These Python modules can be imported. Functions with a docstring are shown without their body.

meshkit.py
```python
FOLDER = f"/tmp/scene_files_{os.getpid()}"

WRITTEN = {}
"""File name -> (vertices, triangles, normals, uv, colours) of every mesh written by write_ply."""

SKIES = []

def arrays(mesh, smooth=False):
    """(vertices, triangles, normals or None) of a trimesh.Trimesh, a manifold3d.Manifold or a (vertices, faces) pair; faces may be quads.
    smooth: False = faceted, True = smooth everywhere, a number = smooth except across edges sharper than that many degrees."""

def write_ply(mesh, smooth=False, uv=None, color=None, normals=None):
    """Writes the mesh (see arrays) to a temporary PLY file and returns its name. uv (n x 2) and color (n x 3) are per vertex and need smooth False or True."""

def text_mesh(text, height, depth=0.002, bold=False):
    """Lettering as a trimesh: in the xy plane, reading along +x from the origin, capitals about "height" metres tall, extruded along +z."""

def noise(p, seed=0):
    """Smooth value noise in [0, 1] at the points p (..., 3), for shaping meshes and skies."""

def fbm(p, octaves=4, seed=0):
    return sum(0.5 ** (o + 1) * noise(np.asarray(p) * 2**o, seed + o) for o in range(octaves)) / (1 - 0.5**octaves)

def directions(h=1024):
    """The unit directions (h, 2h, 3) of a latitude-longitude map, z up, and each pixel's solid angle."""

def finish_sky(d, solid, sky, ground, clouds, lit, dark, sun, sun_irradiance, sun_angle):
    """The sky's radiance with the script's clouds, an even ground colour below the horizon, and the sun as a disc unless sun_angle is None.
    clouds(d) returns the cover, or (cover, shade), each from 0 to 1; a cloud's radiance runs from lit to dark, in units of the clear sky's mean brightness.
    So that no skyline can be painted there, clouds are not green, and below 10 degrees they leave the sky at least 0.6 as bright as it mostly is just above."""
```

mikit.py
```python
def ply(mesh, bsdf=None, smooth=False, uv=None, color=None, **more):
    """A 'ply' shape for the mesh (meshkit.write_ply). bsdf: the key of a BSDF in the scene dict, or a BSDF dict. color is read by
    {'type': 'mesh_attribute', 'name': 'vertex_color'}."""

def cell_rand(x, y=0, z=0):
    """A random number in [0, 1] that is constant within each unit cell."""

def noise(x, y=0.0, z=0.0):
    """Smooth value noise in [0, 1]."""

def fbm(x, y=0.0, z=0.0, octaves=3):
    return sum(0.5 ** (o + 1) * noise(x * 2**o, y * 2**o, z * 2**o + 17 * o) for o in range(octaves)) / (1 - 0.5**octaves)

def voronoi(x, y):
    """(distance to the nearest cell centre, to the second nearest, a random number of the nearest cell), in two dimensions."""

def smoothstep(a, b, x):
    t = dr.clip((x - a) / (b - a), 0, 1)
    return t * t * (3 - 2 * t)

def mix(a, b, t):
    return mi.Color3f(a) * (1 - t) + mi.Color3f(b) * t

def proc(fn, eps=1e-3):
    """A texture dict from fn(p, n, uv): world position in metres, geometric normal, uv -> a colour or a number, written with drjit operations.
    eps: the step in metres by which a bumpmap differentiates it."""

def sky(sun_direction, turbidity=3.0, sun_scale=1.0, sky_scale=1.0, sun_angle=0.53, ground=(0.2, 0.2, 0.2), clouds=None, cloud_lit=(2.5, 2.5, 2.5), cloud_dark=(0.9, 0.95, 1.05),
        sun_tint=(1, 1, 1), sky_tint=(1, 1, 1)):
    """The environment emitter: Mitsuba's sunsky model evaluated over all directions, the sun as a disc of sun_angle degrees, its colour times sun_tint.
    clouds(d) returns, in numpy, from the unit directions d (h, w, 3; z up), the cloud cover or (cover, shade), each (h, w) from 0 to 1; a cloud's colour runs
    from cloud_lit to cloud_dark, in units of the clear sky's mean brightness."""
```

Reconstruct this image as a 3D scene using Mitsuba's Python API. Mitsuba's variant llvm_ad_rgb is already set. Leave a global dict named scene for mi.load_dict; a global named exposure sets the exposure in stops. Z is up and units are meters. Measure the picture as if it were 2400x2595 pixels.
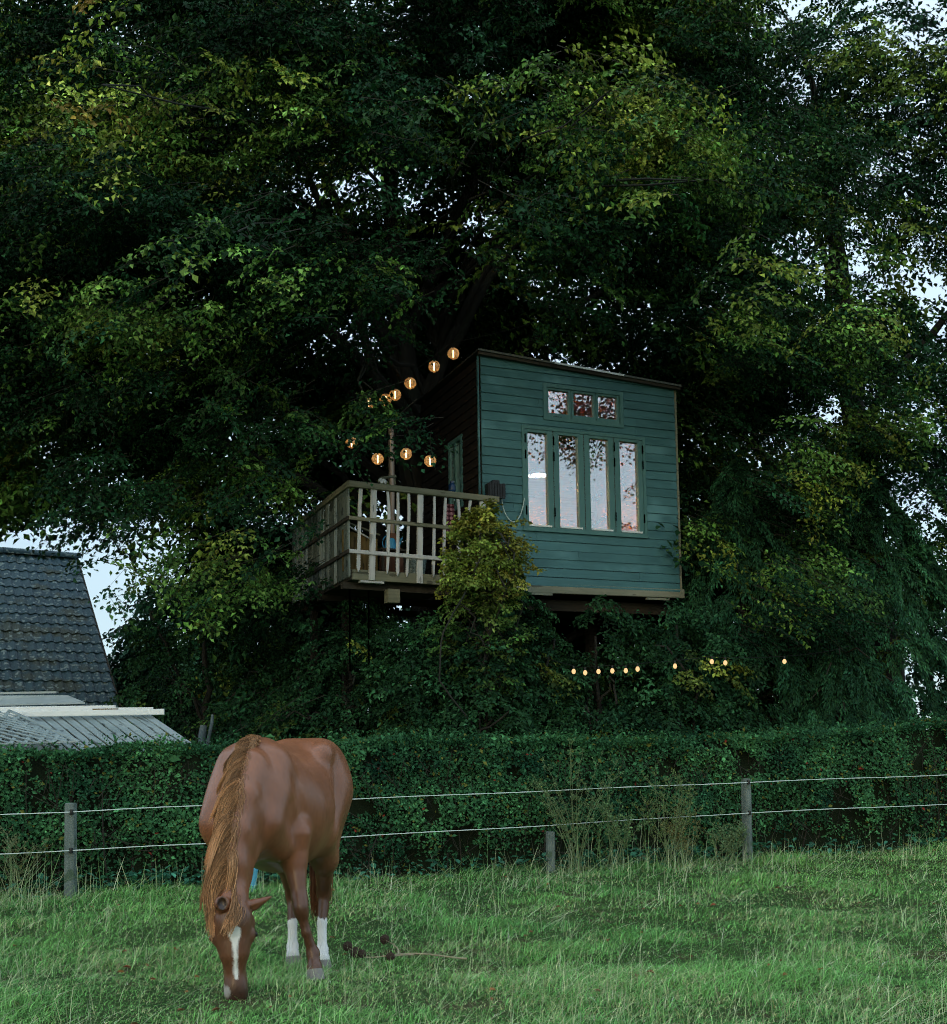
import math
import numpy as np, trimesh, drjit as dr, mitsuba as mi
import shapely.geometry as sg, shapely.ops as so
import mikit, meshkit
from mikit import proc, noise, fbm, cell_rand, smoothstep, mix, voronoi

T = mi.ScalarTransform4f
scene, labels = {}, {}

# ---------------------------------------------------------------- camera, sky, exposure
PITCH, ROLL, EYE = math.atan(253 / 2897.0), 0.015, 1.44
fw = np.array([0, math.cos(PITCH), math.sin(PITCH)])
up0 = np.array([0, -math.sin(PITCH), math.cos(PITCH)])
up = math.cos(ROLL) * up0 + math.sin(ROLL) * np.array([1, 0, 0])
eye = np.array([0, 0, EYE])
scene['camera'] = {'type': 'perspective', 'fov': 45.0, 'fov_axis': 'x', 'near_clip': 0.1, 'far_clip': 2000.0,
                   'principal_point_offset_y': -(1647 - 1297.5) / 2595.0,
                   'to_world': T().look_at(origin=eye.tolist(), target=(eye + fw).tolist(), up=up.tolist())}


def overcast(d):
    """an even dusk overcast: soft slow streaks, and as under any overcast about three times as bright overhead as at the horizon"""
    s = meshkit.fbm(d * np.array([2.2, 2.2, 6.0]) + 4.0, 4, seed=5)
    shade = np.clip(1.0 - np.clip(d[..., 2], 0, 1) + 0.3 * (s - 0.5), 0, 1)
    return np.full(d.shape[:2], 0.82), shade


scene['sky'] = mikit.sky((-0.25, -0.93, 0.2), turbidity=4, sun_scale=0.02, sun_angle=12, clouds=overcast,
                         sky_tint=(0.82, 0.97, 1.12), cloud_lit=(1.36, 1.62, 1.78), cloud_dark=(0.46, 0.575, 0.65), ground=(0.05, 0.08, 0.05))
exposure = 4.08

# ---------------------------------------------------------------- helpers
rng = np.random.default_rng(7)


def lab(key, label=None, cat=None, group=None, kind=None):
    e = {k: v for k, v in (('label', label), ('category', cat), ('group', group), ('kind', kind)) if v}
    labels[key] = {**labels.get(key, {}), **e}
    return key


def free(key):
    """the key, or the key with the next three-digit number"""
    if key not in scene and key not in labels and not any(k.startswith(key + '__') for k in scene):
        return key
    i = 1
    while f'{key}_{i:03d}' in scene or f'{key}_{i:03d}' in labels or any(k.startswith(f'{key}_{i:03d}__') for k in scene):
        i += 1
    return f'{key}_{i:03d}'


_count = {}


def part(holder, name, mesh, mat, smooth=False, color=None, **l):
    """one mesh as a part (holder__name, numbered when taken); holder '' makes it a thing of its own"""
    base = f'{holder}__{name}' if holder else name
    i = _count.get(base, 0)
    _count[base] = i + 1
    key = base if i == 0 else f'{base}_{i:03d}'
    if isinstance(mesh, MB):
        mesh = mesh.get()
    scene[key] = mikit.ply(mesh, mat, smooth=smooth, color=color)
    if l:
        lab(key, **l)
    return key


def thing(name, label, cat, group=None):
    i = _count.get(name, 0)
    _count[name] = i + 1
    key = name if i == 0 else f'{name}_{i:03d}'
    lab(key, label, cat, group)
    return key


class MB:
    """collects vertices and triangles of one mesh"""
    def __init__(self):
        self.v, self.f, self.n = [], [], 0

    def add(self, v, f):
        v = np.asarray(v, float)
        f = np.asarray(f, int)
        if f.shape[1] == 4:
            f = np.vstack([f[:, [0, 1, 2]], f[:, [0, 2, 3]]])
        self.v.append(v); self.f.append(f + self.n); self.n += len(v)
        return self

    def mesh(self, m):
        return self.add(m.vertices, m.faces)

    def get(self):
        return np.vstack(self.v), np.vstack(self.f)


BOXF = np.array([[0, 3, 2, 1], [4, 5, 6, 7], [0, 1, 5, 4], [1, 2, 6, 5], [2, 3, 7, 6], [3, 0, 4, 7]])


def unit(v):
    v = np.asarray(v, float)
    return v / np.linalg.norm(v)


def beam(p0, p1, w, h, upv=(0, 0, 1), taper=1.0):
    """a bar from p0 to p1, w wide and h high (h along upv)"""
    p0, p1 = np.asarray(p0, float), np.asarray(p1, float)
    d = unit(p1 - p0)
    s = np.cross(d, upv); s = unit(s) if np.linalg.norm(s) > 1e-6 else np.array([1.0, 0, 0])
    u = np.cross(s, d)
    q = [(-1, -1), (1, -1), (1, 1), (-1, 1)]
    v = [p0 + s * a * w / 2 + u * b * h / 2 for a, b in q] + [p1 + (s * a * w / 2 + u * b * h / 2) * taper for a, b in q]
    return np.array(v), BOXF


def rail(p0, p1, w, h, upv=(0, 0, 1), b=0.006):
    """a bar with chamfered long edges"""
    p0, p1 = np.asarray(p0, float), np.asarray(p1, float)
    d = unit(p1 - p0); s = unit(np.cross(d, upv)); u = np.cross(s, d)
    W, H = w / 2, h / 2
    q = [(-W + b, -H), (W - b, -H), (W, -H + b), (W, H - b), (W - b, H), (-W + b, H), (-W, H - b), (-W, -H + b)]
    v = [p + s * x + u * y for p in (p0, p1) for x, y in q]
    f = [[i, (i + 1) % 8, 8 + (i + 1) % 8] for i in range(8)] + [[i, 8 + (i + 1) % 8, 8 + i] for i in range(8)]
    f += [[0, i + 1, i] for i in range(1, 7)] + [[8, 8 + i, 8 + i + 1] for i in range(1, 7)]
    return np.array(v), np.array(f)


def tube(pts, rad, sides=6, cap=True):
    pts = np.asarray(pts, float); n = len(pts)
    rad = np.broadcast_to(np.asarray(rad, float), (n,))
    t = np.gradient(pts, axis=0); t /= np.linalg.norm(t, axis=1, keepdims=True) + 1e-9
    a = np.array([0.31, 0.17, 0.93]) if abs(t[0] @ np.array([0.31, 0.17, 0.93])) < 0.95 else np.array([1.0, 0, 0])
    ang = np.arange(sides) * 2 * math.pi / sides
    v = []
    for i in range(n):
        s = unit(np.cross(t[i], a)); u = np.cross(s, t[i])
        v.append(pts[i] + rad[i] * (np.cos(ang)[:, None] * s + np.sin(ang)[:, None] * u))
    v = np.vstack(v); f = []
    for i in range(n - 1):
        for j in range(sides):
            k = (j + 1) % sides
            f += [[i * sides + j, i * sides + k, (i + 1) * sides + k], [i * sides + j, (i + 1) * sides + k, (i + 1) * sides + j]]
    if cap:
        for j in range(1, sides - 1):
            f += [[0, j + 1, j], [(n - 1) * sides, (n - 1) * sides + j, (n - 1) * sides + j + 1]]
    return v, np.array(f)


def lathe(prof, center, sides=20, axis=(0, 0, 1)):
    """profile (r, h) pairs turned about an axis through center"""
    ax = unit(axis); s = unit(np.cross(ax, [0.2, 0.9, 0.1] if abs(ax[2]) > 0.7 else [0, 0, 1.0])); u = np.cross(ax, s)
    ang = np.arange(sides) * 2 * math.pi / sides
    v = np.vstack([np.asarray(center) + ax * h + r * (np.cos(ang)[:, None] * s + np.sin(ang)[:, None] * u) for r, h in prof])
    f = []
    for i in range(len(prof) - 1):
        for j in range(sides):
            k = (j + 1) % sides
            f += [[i * sides + j, i * sides + k, (i + 1) * sides + k], [i * sides + j, (i + 1) * sides + k, (i + 1) * sides + j]]
    return v, np.array(f)


def bez(p, n=12):
    """a smooth curve through the points p"""
    from scipy.interpolate import CubicSpline
    p = np.asarray(p, float)
    return CubicSpline(np.arange(len(p)), p)(np.linspace(0, len(p) - 1, n))


def principled(color, rough=0.7, **k):
    c = color if isinstance(color, dict) else {'type': 'rgb', 'value': list(color)}
    return {'type': 'twosided', 'bsdf': {'type': 'principled', 'base_color': c, 'roughness': rough, 'specular': 0.35, **k}}


def diffuse(color):
    c = color if isinstance(color, dict) else {'type': 'rgb', 'value': list(color)}
    return {'type': 'twosided', 'bsdf': {'type': 'diffuse', 'reflectance': c}}


VCOL = {'type': 'mesh_attribute', 'name': 'vertex_color'}
scene['mat_leaf'] = {'type': 'twosided', 'bsdf': {'type': 'principled', 'base_color': VCOL, 'roughness': 0.6, 'specular': 0.08}}
scene['mat_matte'] = diffuse(VCOL)
scene['mat_hair'] = {'type': 'twosided', 'bsdf': {'type': 'principled', 'base_color': VCOL, 'roughness': 0.6, 'specular': 0.3}}
scene['mat_coat'] = {'type': 'twosided', 'bsdf': {'type': 'principled', 'base_color': VCOL, 'roughness': 0.36, 'specular': 0.55, 'sheen': 0.08, 'sheen_tint': 0.3}}


def grain(lo, hi, along, freq=46.0, knots=True):
    """raw or painted timber: streaks along a direction, blotches, a few knots"""
    a = unit(along)
    def fn(p, n, uv):
        s = p.x * a[0] + p.y * a[1] + p.z * a[2]
        qx, qy, qz = p.x - s * a[0], p.y - s * a[1], p.z - s * a[2]
        g = noise(s * 2.2 + 9, (qx + qy * 0.7) * freq, qz * freq)
        b = fbm(s * 1.3, (qx + qy) * 3.1, qz * 5.0, 3)
        t = dr.clip(0.25 + 0.5 * g + 0.9 * (b - 0.5), 0, 1)
        c = mix(lo, hi, t)
        if knots:
            k = smoothstep(0.80, 0.86, noise(s * 5.0 + 3.3, (qx + qy * 1.3) * 14, qz * 14 + 5.1))
            c = c * (1 - 0.55 * k)
        return c
    return proc(fn)


def gz(x, y):
    """the field: level near the horse, then a slight fall towards the hedge"""
    x, y = np.asarray(x, float), np.asarray(y, float)
    t = np.clip((y - 6.9) / 1.6, 0, 1); t = t * t * (3 - 2 * t)
    p = np.stack(np.broadcast_arrays(x * 0.9, y * 0.9, 0 * x), -1)
    return -0.1 * t + 0.05 * (meshkit.noise(p, 3) - 0.5) + 0.02 * (meshkit.noise(p * 4.3, 4) - 0.5)
# ---------------------------------------------------------------- the field
def axis(lo, hi, n, far):
    g = np.linspace(lo, hi, n)
    o = np.geomspace(1.0, far, 14)
    return np.concatenate([lo - o[::-1], g, hi + o])


gx, gy = axis(-12, 12, 170, 400), axis(2, 24, 150, 400)
X, Y = np.meshgrid(gx, gy)
V = np.stack([X, Y, gz(X, Y)], -1).reshape(-1, 3)
nx = len(gx)
I = np.arange(len(gy) - 1)[:, None] * nx + np.arange(nx - 1)
Fq = np.stack([I, I + 1, I + nx + 1, I + nx], -1).reshape(-1, 4)


def soil(p, n, uv):
    b = fbm(p.x * 1.1, p.y * 1.1, 0.0, 4)
    c = mix((0.022, 0.045, 0.018), (0.045, 0.07, 0.026), b)
    return mix(c, (0.06, 0.045, 0.028), 0.6 * smoothstep(0.6, 0.75, fbm(p.x * 2.7 + 40, p.y * 2.7, 0.0, 3)))


scene['mat_soil'] = diffuse(proc(soil))
part('', 'field_ground', (V, Fq), 'mat_soil', smooth=True, kind='structure')
# ---------------------------------------------------------------- treehouse
HO = np.array([0.174, 17.5, 4.0])
ha = math.radians(22.6)
HU = np.array([math.cos(ha), math.sin(ha), 0]); HN = np.array([math.sin(ha), -math.cos(ha), 0]); UP = np.array([0, 0, 1.0])
HW, HL, HR, HD = 3.54, 3.62, 3.45, 2.7      # width, height at the left and right, depth


def hp(u, w, n=0.0):
    return HO + HU * u + UP * w + HN * n


def hbox(u0, u1, w0, w1, n0, n1):
    v = [hp(u, w, n) for n in (n0, n1) for u, w in ((u0, w0), (u1, w0), (u1, w1), (u0, w1))]
    return np.array(v), BOXF[:, ::-1]


def paint(p, n, uv):
    s = p.x * 0.923 + p.y * 0.385 - p.x * 0.0
    row = dr.floor((p.z - 4.0) / 0.1437)
    b = cell_rand(row, dr.floor(s * 0.31), 3)
    g = noise(s * 3.0 + row * 7, p.z * 70, p.y * 3)
    w = fbm(s * 2.0 + row * 3.7, p.z * 4.0, 1.0, 4)
    c = mix((0.032, 0.106, 0.114), (0.062, 0.180, 0.192), dr.clip(0.35 * b + 0.3 * g + 0.9 * (w - 0.3), 0, 1))
    worn = smoothstep(0.55, 0.8, fbm(s * 1.2 + 30, p.z * 1.1, row * 0.37, 4))
    return mix(c, (0.135, 0.310, 0.335), 0.7 * worn)


scene['mat_paint'] = principled(proc(paint), 0.55)
scene['mat_trim'] = principled(grain((0.050, 0.148, 0.142), (0.080, 0.195, 0.186), (0.2, 0.1, 1), 30, False), 0.45)
scene['mat_raw'] = principled(grain((0.13, 0.145, 0.10), (0.27, 0.27, 0.20), HU), 0.8)
scene['mat_glass'] = {'type': 'thindielectric', 'int_ior': 3.6}
scene['mat_steel'] = {'type': 'roughconductor', 'material': 'Al', 'alpha': 0.35}
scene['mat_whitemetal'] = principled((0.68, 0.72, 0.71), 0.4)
scene['mat_darkwood'] = principled(grain((0.022, 0.020, 0.015), (0.055, 0.047, 0.035), HU), 0.85)
scene['mat_brown_shaded'] = principled(grain((0.005, 0.004, 0.003), (0.014, 0.010, 0.007), HN), 0.8)  # brown boards darkened to near black for the shade on the side wall
scene['mat_inner'] = principled(grain((0.42, 0.17, 0.05), (0.60, 0.28, 0.10), (1, 0.4, 0)), 0.6)
scene['mat_drip'] = principled((0.09, 0.10, 0.085), 0.6)
scene['mat_bitumen'] = principled((0.03, 0.032, 0.03), 0.9)
scene['mat_black'] = principled((0.012, 0.014, 0.015), 0.5)

house = thing('treehouse', 'teal boarded treehouse with a sloping roof and two rows of windows', 'treehouse')
wins = [(1.08, 2.54, 2.685, 3.285), (0.685, 2.935, 0.885, 2.56)]
wall = sg.Polygon([(0, 0), (HW, 0), (HW, HR), (0, HL)]).difference(so.unary_union([sg.box(a, c, b, d) for a, b, c, d in wins]))


def board(holder, poly, w0, base, un, mat='mat_paint', proud=0.024, thin=0.006):
    """one weatherboard: thick at its lower edge; base(u, w, n) places it"""
    for g in getattr(poly, 'geoms', [poly]):
        if g.is_empty or g.area < 0.002 or g.geom_type != 'Polygon':
            continue
        m = trimesh.creation.extrude_polygon(sg.polygon.orient(g.simplify(1e-4)), 1.0, engine='earcut')
        v = np.array(m.vertices)
        t = np.clip((v[:, 1] - w0) / 0.16, 0, 1)
        n = v[:, 2] * (proud * (1 - t) + thin * t) + (1 - v[:, 2]) * -0.012
        part(holder, 'board', (np.array([base(a, b, c) for a, b, c in zip(v[:, 0], v[:, 1], n)]), np.array(m.faces)[:, ::un]), mat)


fwall = house + '__front_wall'
P = 0.1437
for i in range(26):
    w0 = i * P + (0.004 if i else 0.0)
    j = 0.002 * rng.standard_normal()
    cut = rng.uniform(0.5, 3.1) if rng.random() < 0.45 else None       # some rows have a butt joint
    for a, b in ((-0.03, HW + 0.01),) if cut is None else ((-0.03, cut - 0.002), (cut + 0.002, HW + 0.01)):
        o = j + 0.0015 * rng.standard_normal()
        board(fwall, wall.intersection(sg.box(a, w0, b, w0 + P - 0.004)), w0, lambda u, w, n: hp(u, w + 0.0025 * math.sin(u * 1.7 + i), n + o), 1)
# wall cores (butted behind the boards)
core = MB()
for g in getattr(wall, 'geoms', [wall]):
    m = trimesh.creation.extrude_polygon(g.buffer(-0.004), 0.085, engine='earcut')
    core.add([hp(a, b, -c - 0.014) for a, b, c in m.vertices], m.faces)
part(fwall, 'wall_core', core, 'mat_darkwood')

# left end wall, with a narrow window
side = sg.Polygon([(0, 0), (HD, 0), (HD, HL - 0.02), (0, HL - 0.02)]).difference(sg.box(0.75, 1.35, 1.35, 2.55))


def sp(v, w, n=0.0):      # v runs back from the front left corner, n outwards (to the left)
    return HO - HN * v + UP * w - HU * n


swall = house + '__side_wall'
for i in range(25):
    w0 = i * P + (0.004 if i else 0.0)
    board(swall, side.intersection(sg.box(0.012, w0, HD, w0 + P - 0.004)), w0, sp, 1, 'mat_brown_shaded')
core = MB()
m = trimesh.creation.extrude_polygon(side.buffer(-0.004).difference(sg.box(-1, -1, 0.105, 9)), 0.085, engine='earcut')
core.add([sp(a, b, -c - 0.014) for a, b, c in m.vertices], m.faces)
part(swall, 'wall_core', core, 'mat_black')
sw = house + '__side_window'
f = MB()
for a0, a1, b0, b1 in ((0.75, 1.35, 1.35, 1.42), (0.75, 1.35, 2.48, 2.55), (0.75, 0.82, 1.42, 2.48), (1.28, 1.35, 1.42, 2.48), (1.02, 1.08, 1.42, 2.48)):
    f.add([sp(v_, w_, n_) for n_ in (-0.05, 0.035) for v_, w_ in ((a0, b0), (a1, b0), (a1, b1), (a0, b1))], BOXF)
part(sw, 'frame', f, 'mat_trim')
part(sw, 'pane', (np.array([sp(v_, w_, 0.0) for v_, w_ in ((0.82, 1.42), (1.28, 1.42), (1.28, 2.48), (0.82, 2.48))]), np.array([[0, 1, 2], [0, 2, 3]])), 'mat_glass')
# right end wall and back wall
part(house, 'end_wall', hbox(HW - 0.085, HW - 0.004, 0.0, HR - 0.03, -HD, -0.102), 'mat_darkwood')
part(house, 'back_wall', hbox(0.102, HW - 0.088, 0.0, HR - 0.02, -HD, -HD + 0.08), 'mat_darkwood')
# corner board on the right, its end grain steps in and out with the boards
cb = MB()
cb.add(*hbox(HW + 0.012, HW + 0.05, -0.01, HR + 0.0, -0.06, 0.004))
part(house, 'corner_board', cb, 'mat_raw')
cb = MB()
cb.add(*hbox(-0.052, -0.031, 0.0, HL - 0.02, -0.03, 0.008))
part(house, 'corner_board', cb, 'mat_paint')

# roof: slab, bargeboard and a metal drip edge
def slope(u, d=0.0):
    return HL + (HR - HL) * u / HW + d


def roofbar(u0, u1, d0, d1, n0, n1):
    v = [hp(u, slope(u, d), n) for n in (n0, n1) for u, d in ((u0, d0), (u1, d0), (u1, d1), (u0, d1))]
    return np.array(v), BOXF[:, ::-1]


part(house, 'roof', roofbar(-0.08, HW + 0.09, 0.03, 0.055, -HD - 0.15, 0.105), 'mat_bitumen')
part(house, 'bargeboard', roofbar(-0.06, HW + 0.08, -0.02, 0.028, 0.03, 0.09), 'mat_darkwood')
part(house, 'drip_edge', roofbar(-0.082, HW + 0.092, 0.030, 0.062, 0.107, 0.113), 'mat_drip')
part(house, 'drip_edge', roofbar(1.25, 2.52, 0.030, 0.062, 0.1145, 0.119), 'mat_whitemetal', label='stretch of the metal roof edge coloured white for its sky highlight')  # overlay strip: the sky highlight on the drip edge, put into colour

# windows
for k, (u0, u1, w0, w1) in enumerate(wins):
    wk = thing_key = house + '__window' + ('_001' if k else '')
    cas = MB()                                           # casing boards proud of the weatherboards
    c = 0.05 if k else 0.06
    for b in ((u0, u1, w1 - c, w1), (u0, u1, w0, w0 + c), (u0, u0 + c, w0 + c, w1 - c), (u1 - c, u1, w0 + c, w1 - c)):
        cas.add(*hbox(*b, -0.03, 0.034))
    part(wk, 'frame', cas, 'mat_trim')
    if k:
        part(wk, 'sill', hbox(u0 - 0.01, u1 + 0.01, w0 - 0.022, w0 - 0.001, -0.01, 0.05), 'mat_trim')
    panes = [(1.172, 1.539), (1.628, 1.995), (2.078, 2.435)] if k == 0 else [(0.785, 1.135), (1.339, 1.686), (1.897, 2.242), (2.455, 2.796)]
    gw0, gw1 = (2.812, 3.19) if k == 0 else (0.968, 2.462)
    n = len(panes)
    cuts = [u0 + c] + [(panes[i][1] + panes[i + 1][0]) / 2 for i in range(n - 1)] + [u1 - c]
    for i, (a, b) in enumerate(panes):
        s0, s1 = cuts[i] + 0.004, cuts[i + 1] - 0.004
        o = 0.020 if k else 0.012
        sash = MB()
        for bx in ((s0, s1, gw1, w1 - c - 0.004), (s0, s1, w0 + c + 0.004, gw0), (s0, a, gw0, gw1), (b, s1, gw0, gw1)):
            sash.add(*hbox(*bx, -0.045, o))
        part(wk, 'sash', sash, 'mat_trim')
        part(wk, 'pane', (np.array([hp(u, w, -0.028) for u, w in ((a, gw0), (b, gw0), (b, gw1), (a, gw1))]), np.array([[0, 1, 2], [0, 2, 3]])), 'mat_glass')
        if k:
            part(wk, 'glazing_bar', hbox(a + 0.002, b + 0.045, gw0 - 0.028, gw0 - 0.001, o + 0.0005, o + 0.022), 'mat_whitemetal')
            if i < n - 1:
                part(wk, 'mullion', hbox(cuts[i + 1] - 0.003, cuts[i + 1] + 0.003, w0 + c, w1 - c, -0.03, o + 0.006), 'mat_darkwood')
            hx = (s0 - 0.002) if i < 2 else (s1 + 0.002)
            for hw in (1.12, 2.02, 2.28):
                part(wk, 'hinge', tube([hp(hx, hw, o + 0.018), hp(hx, hw + 0.14, o + 0.018)], 0.011, 8), 'mat_steel')
    if k == 0:
        part(wk, 'latch', hbox(1.26, 1.40, 2.745, 2.757, 0.013, 0.026), 'mat_black')

# the room behind the panes
part(house, 'floor', hbox(0.10, HW - 0.09, -0.05, -0.003, -HD + 0.08, -0.10), 'mat_darkwood')
part(house, 'lining', hbox(0.10, HW - 0.09, 0.0, HR - 0.06, -HD + 0.082, -HD + 0.10), 'mat_inner')
part(house, 'lining', hbox(0.104, 0.118, 0.0, HR - 0.06, -HD + 0.11, -0.11), 'mat_inner')
part(house, 'lining', hbox(HW - 0.108, HW - 0.092, 0.0, HR - 0.06, -HD + 0.11, -0.11), 'mat_inner')
part(house, 'ceiling', roofbar(0.12, HW - 0.11, -0.055, -0.03, -HD + 0.11, -0.11), 'mat_inner')
part(house, 'roof_post', hbox(2.05, 2.13, 0.0, HR - 0.12, -1.6, -1.52), 'mat_inner')
scene['pendant_lamp__shade'] = mikit.ply(lathe([(0.02, 0.13), (0.10, 0.10), (0.17, 0.02), (0.18, 0.0), (0.172, 0.0), (0.1, 0.09), (0.02, 0.12)], hp(1.42, 2.02, -0.95), 24), 'mat_whitemetal', smooth=40)
scene['pendant_lamp__bulb'] = {**mikit.ply(lathe([(0.001, -0.045), (0.03, -0.03), (0.04, 0), (0.03, 0.03), (0.012, 0.07)], hp(1.42, 2.05, -0.95), 14), 'mat_black', smooth=True),
                               'emitter': {'type': 'area', 'radiance': {'type': 'rgb', 'value': [120.0, 58.0, 20.0]}}}
scene['pendant_lamp__cord'] = mikit.ply(tube([hp(1.42, 2.13, -0.95), hp(1.42, 3.4, -0.95)], 0.005, 5), 'mat_black')
lab('pendant_lamp', 'lit white pendant lamp hanging inside the treehouse behind its left panes', 'lamp')

# what carries it
part(house, 'bottom_beam', rail(hp(-0.02, -0.045, -0.015), hp(HW + 0.08, -0.025, -0.015), 0.07, 0.15, UP), 'mat_raw')
for u in (0.75, 2.9):
    part(house, 'joist_end', beam(hp(u, -0.135, 0.0), hp(u + 0.42, -0.132, 0.0), 0.06, 0.035, UP), 'mat_raw')
for d in (0.5, 1.3, 2.3):
    part(house, 'under_beam', beam(hp(-0.1, -0.24, -d), hp(HW + 0.1, -0.24, -d), 0.12, 0.18), 'mat_darkwood')
for u in (0.4, 3.1):
    part(house, 'support_post', beam(hp(u, -4.2, -2.3), hp(u, -0.33, -2.3), 0.16, 0.16, HU), 'mat_darkwood')
# ---------------------------------------------------------------- balcony deck
DO = np.array([-1.742, 16.136, 0.0])
da = math.radians(29.6)
DU = np.array([math.cos(da), math.sin(da), 0]); DN = np.array([math.sin(da), -math.cos(da), 0])
DS = unit([-0.382, 0.924, 0]); DM = np.array([-DS[1], DS[0], 0])       # along the left side, and outwards from it
scene['mat_slat'] = principled(grain((0.38, 0.39, 0.37), (0.60, 0.61, 0.58), (0, 0, 1), 40), 0.8)
scene['mat_slat_shaded'] = principled(grain((0.12, 0.15, 0.13), (0.28, 0.32, 0.28), (0, 0, 1), 40), 0.8)  # slat wood with the shade of the left side put into its colour
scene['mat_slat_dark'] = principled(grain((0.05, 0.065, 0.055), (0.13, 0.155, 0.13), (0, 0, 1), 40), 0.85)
scene['mat_slat_pale'] = principled(grain((0.20, 0.25, 0.24), (0.40, 0.46, 0.44), (0, 0, 1), 40), 0.8)
scene['mat_rail'] = principled(grain((0.105, 0.108, 0.065), (0.23, 0.225, 0.155), DU), 0.8)


def dp(u, z, n=0.0):
    return DO + DU * u + UP * z + DN * n


def ds(v, z, n=0.0):
    return DO + DS * v + UP * z + DM * n


deck = thing('balcony_deck', 'weathered wooden balcony with a crooked stick railing left of the teal treehouse', 'balcony')
R2 = np.random.default_rng(21)
# rails along the front
part(deck, 'handrail', rail(dp(-0.02, 5.268, 0.0), dp(2.48, 5.273, 0.0), 0.075, 0.09), 'mat_rail')
part(deck, 'rail', rail(dp(-0.02, 4.770, 0.028), dp(2.2, 4.757, 0.028), 0.026, 0.055), 'mat_rail')
part(deck, 'rail', rail(dp(-0.02, 4.289, 0.028), dp(2.2, 4.275, 0.028), 0.026, 0.058), 'mat_slat')
part(deck, 'fascia', rail(dp(0.05, 3.965, -0.045), dp(2.5, 3.97, -0.045), 0.045, 0.15), 'mat_rail')
for u, uu in ((0.385, 0.345), (1.14, 1.118), (2.205, 2.2)):
    part(deck, 'post', rail(dp(uu - 0.005, 3.895, -0.012), dp(u, 5.223, -0.012), 0.092, 0.04, DN), 'mat_slat')


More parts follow.
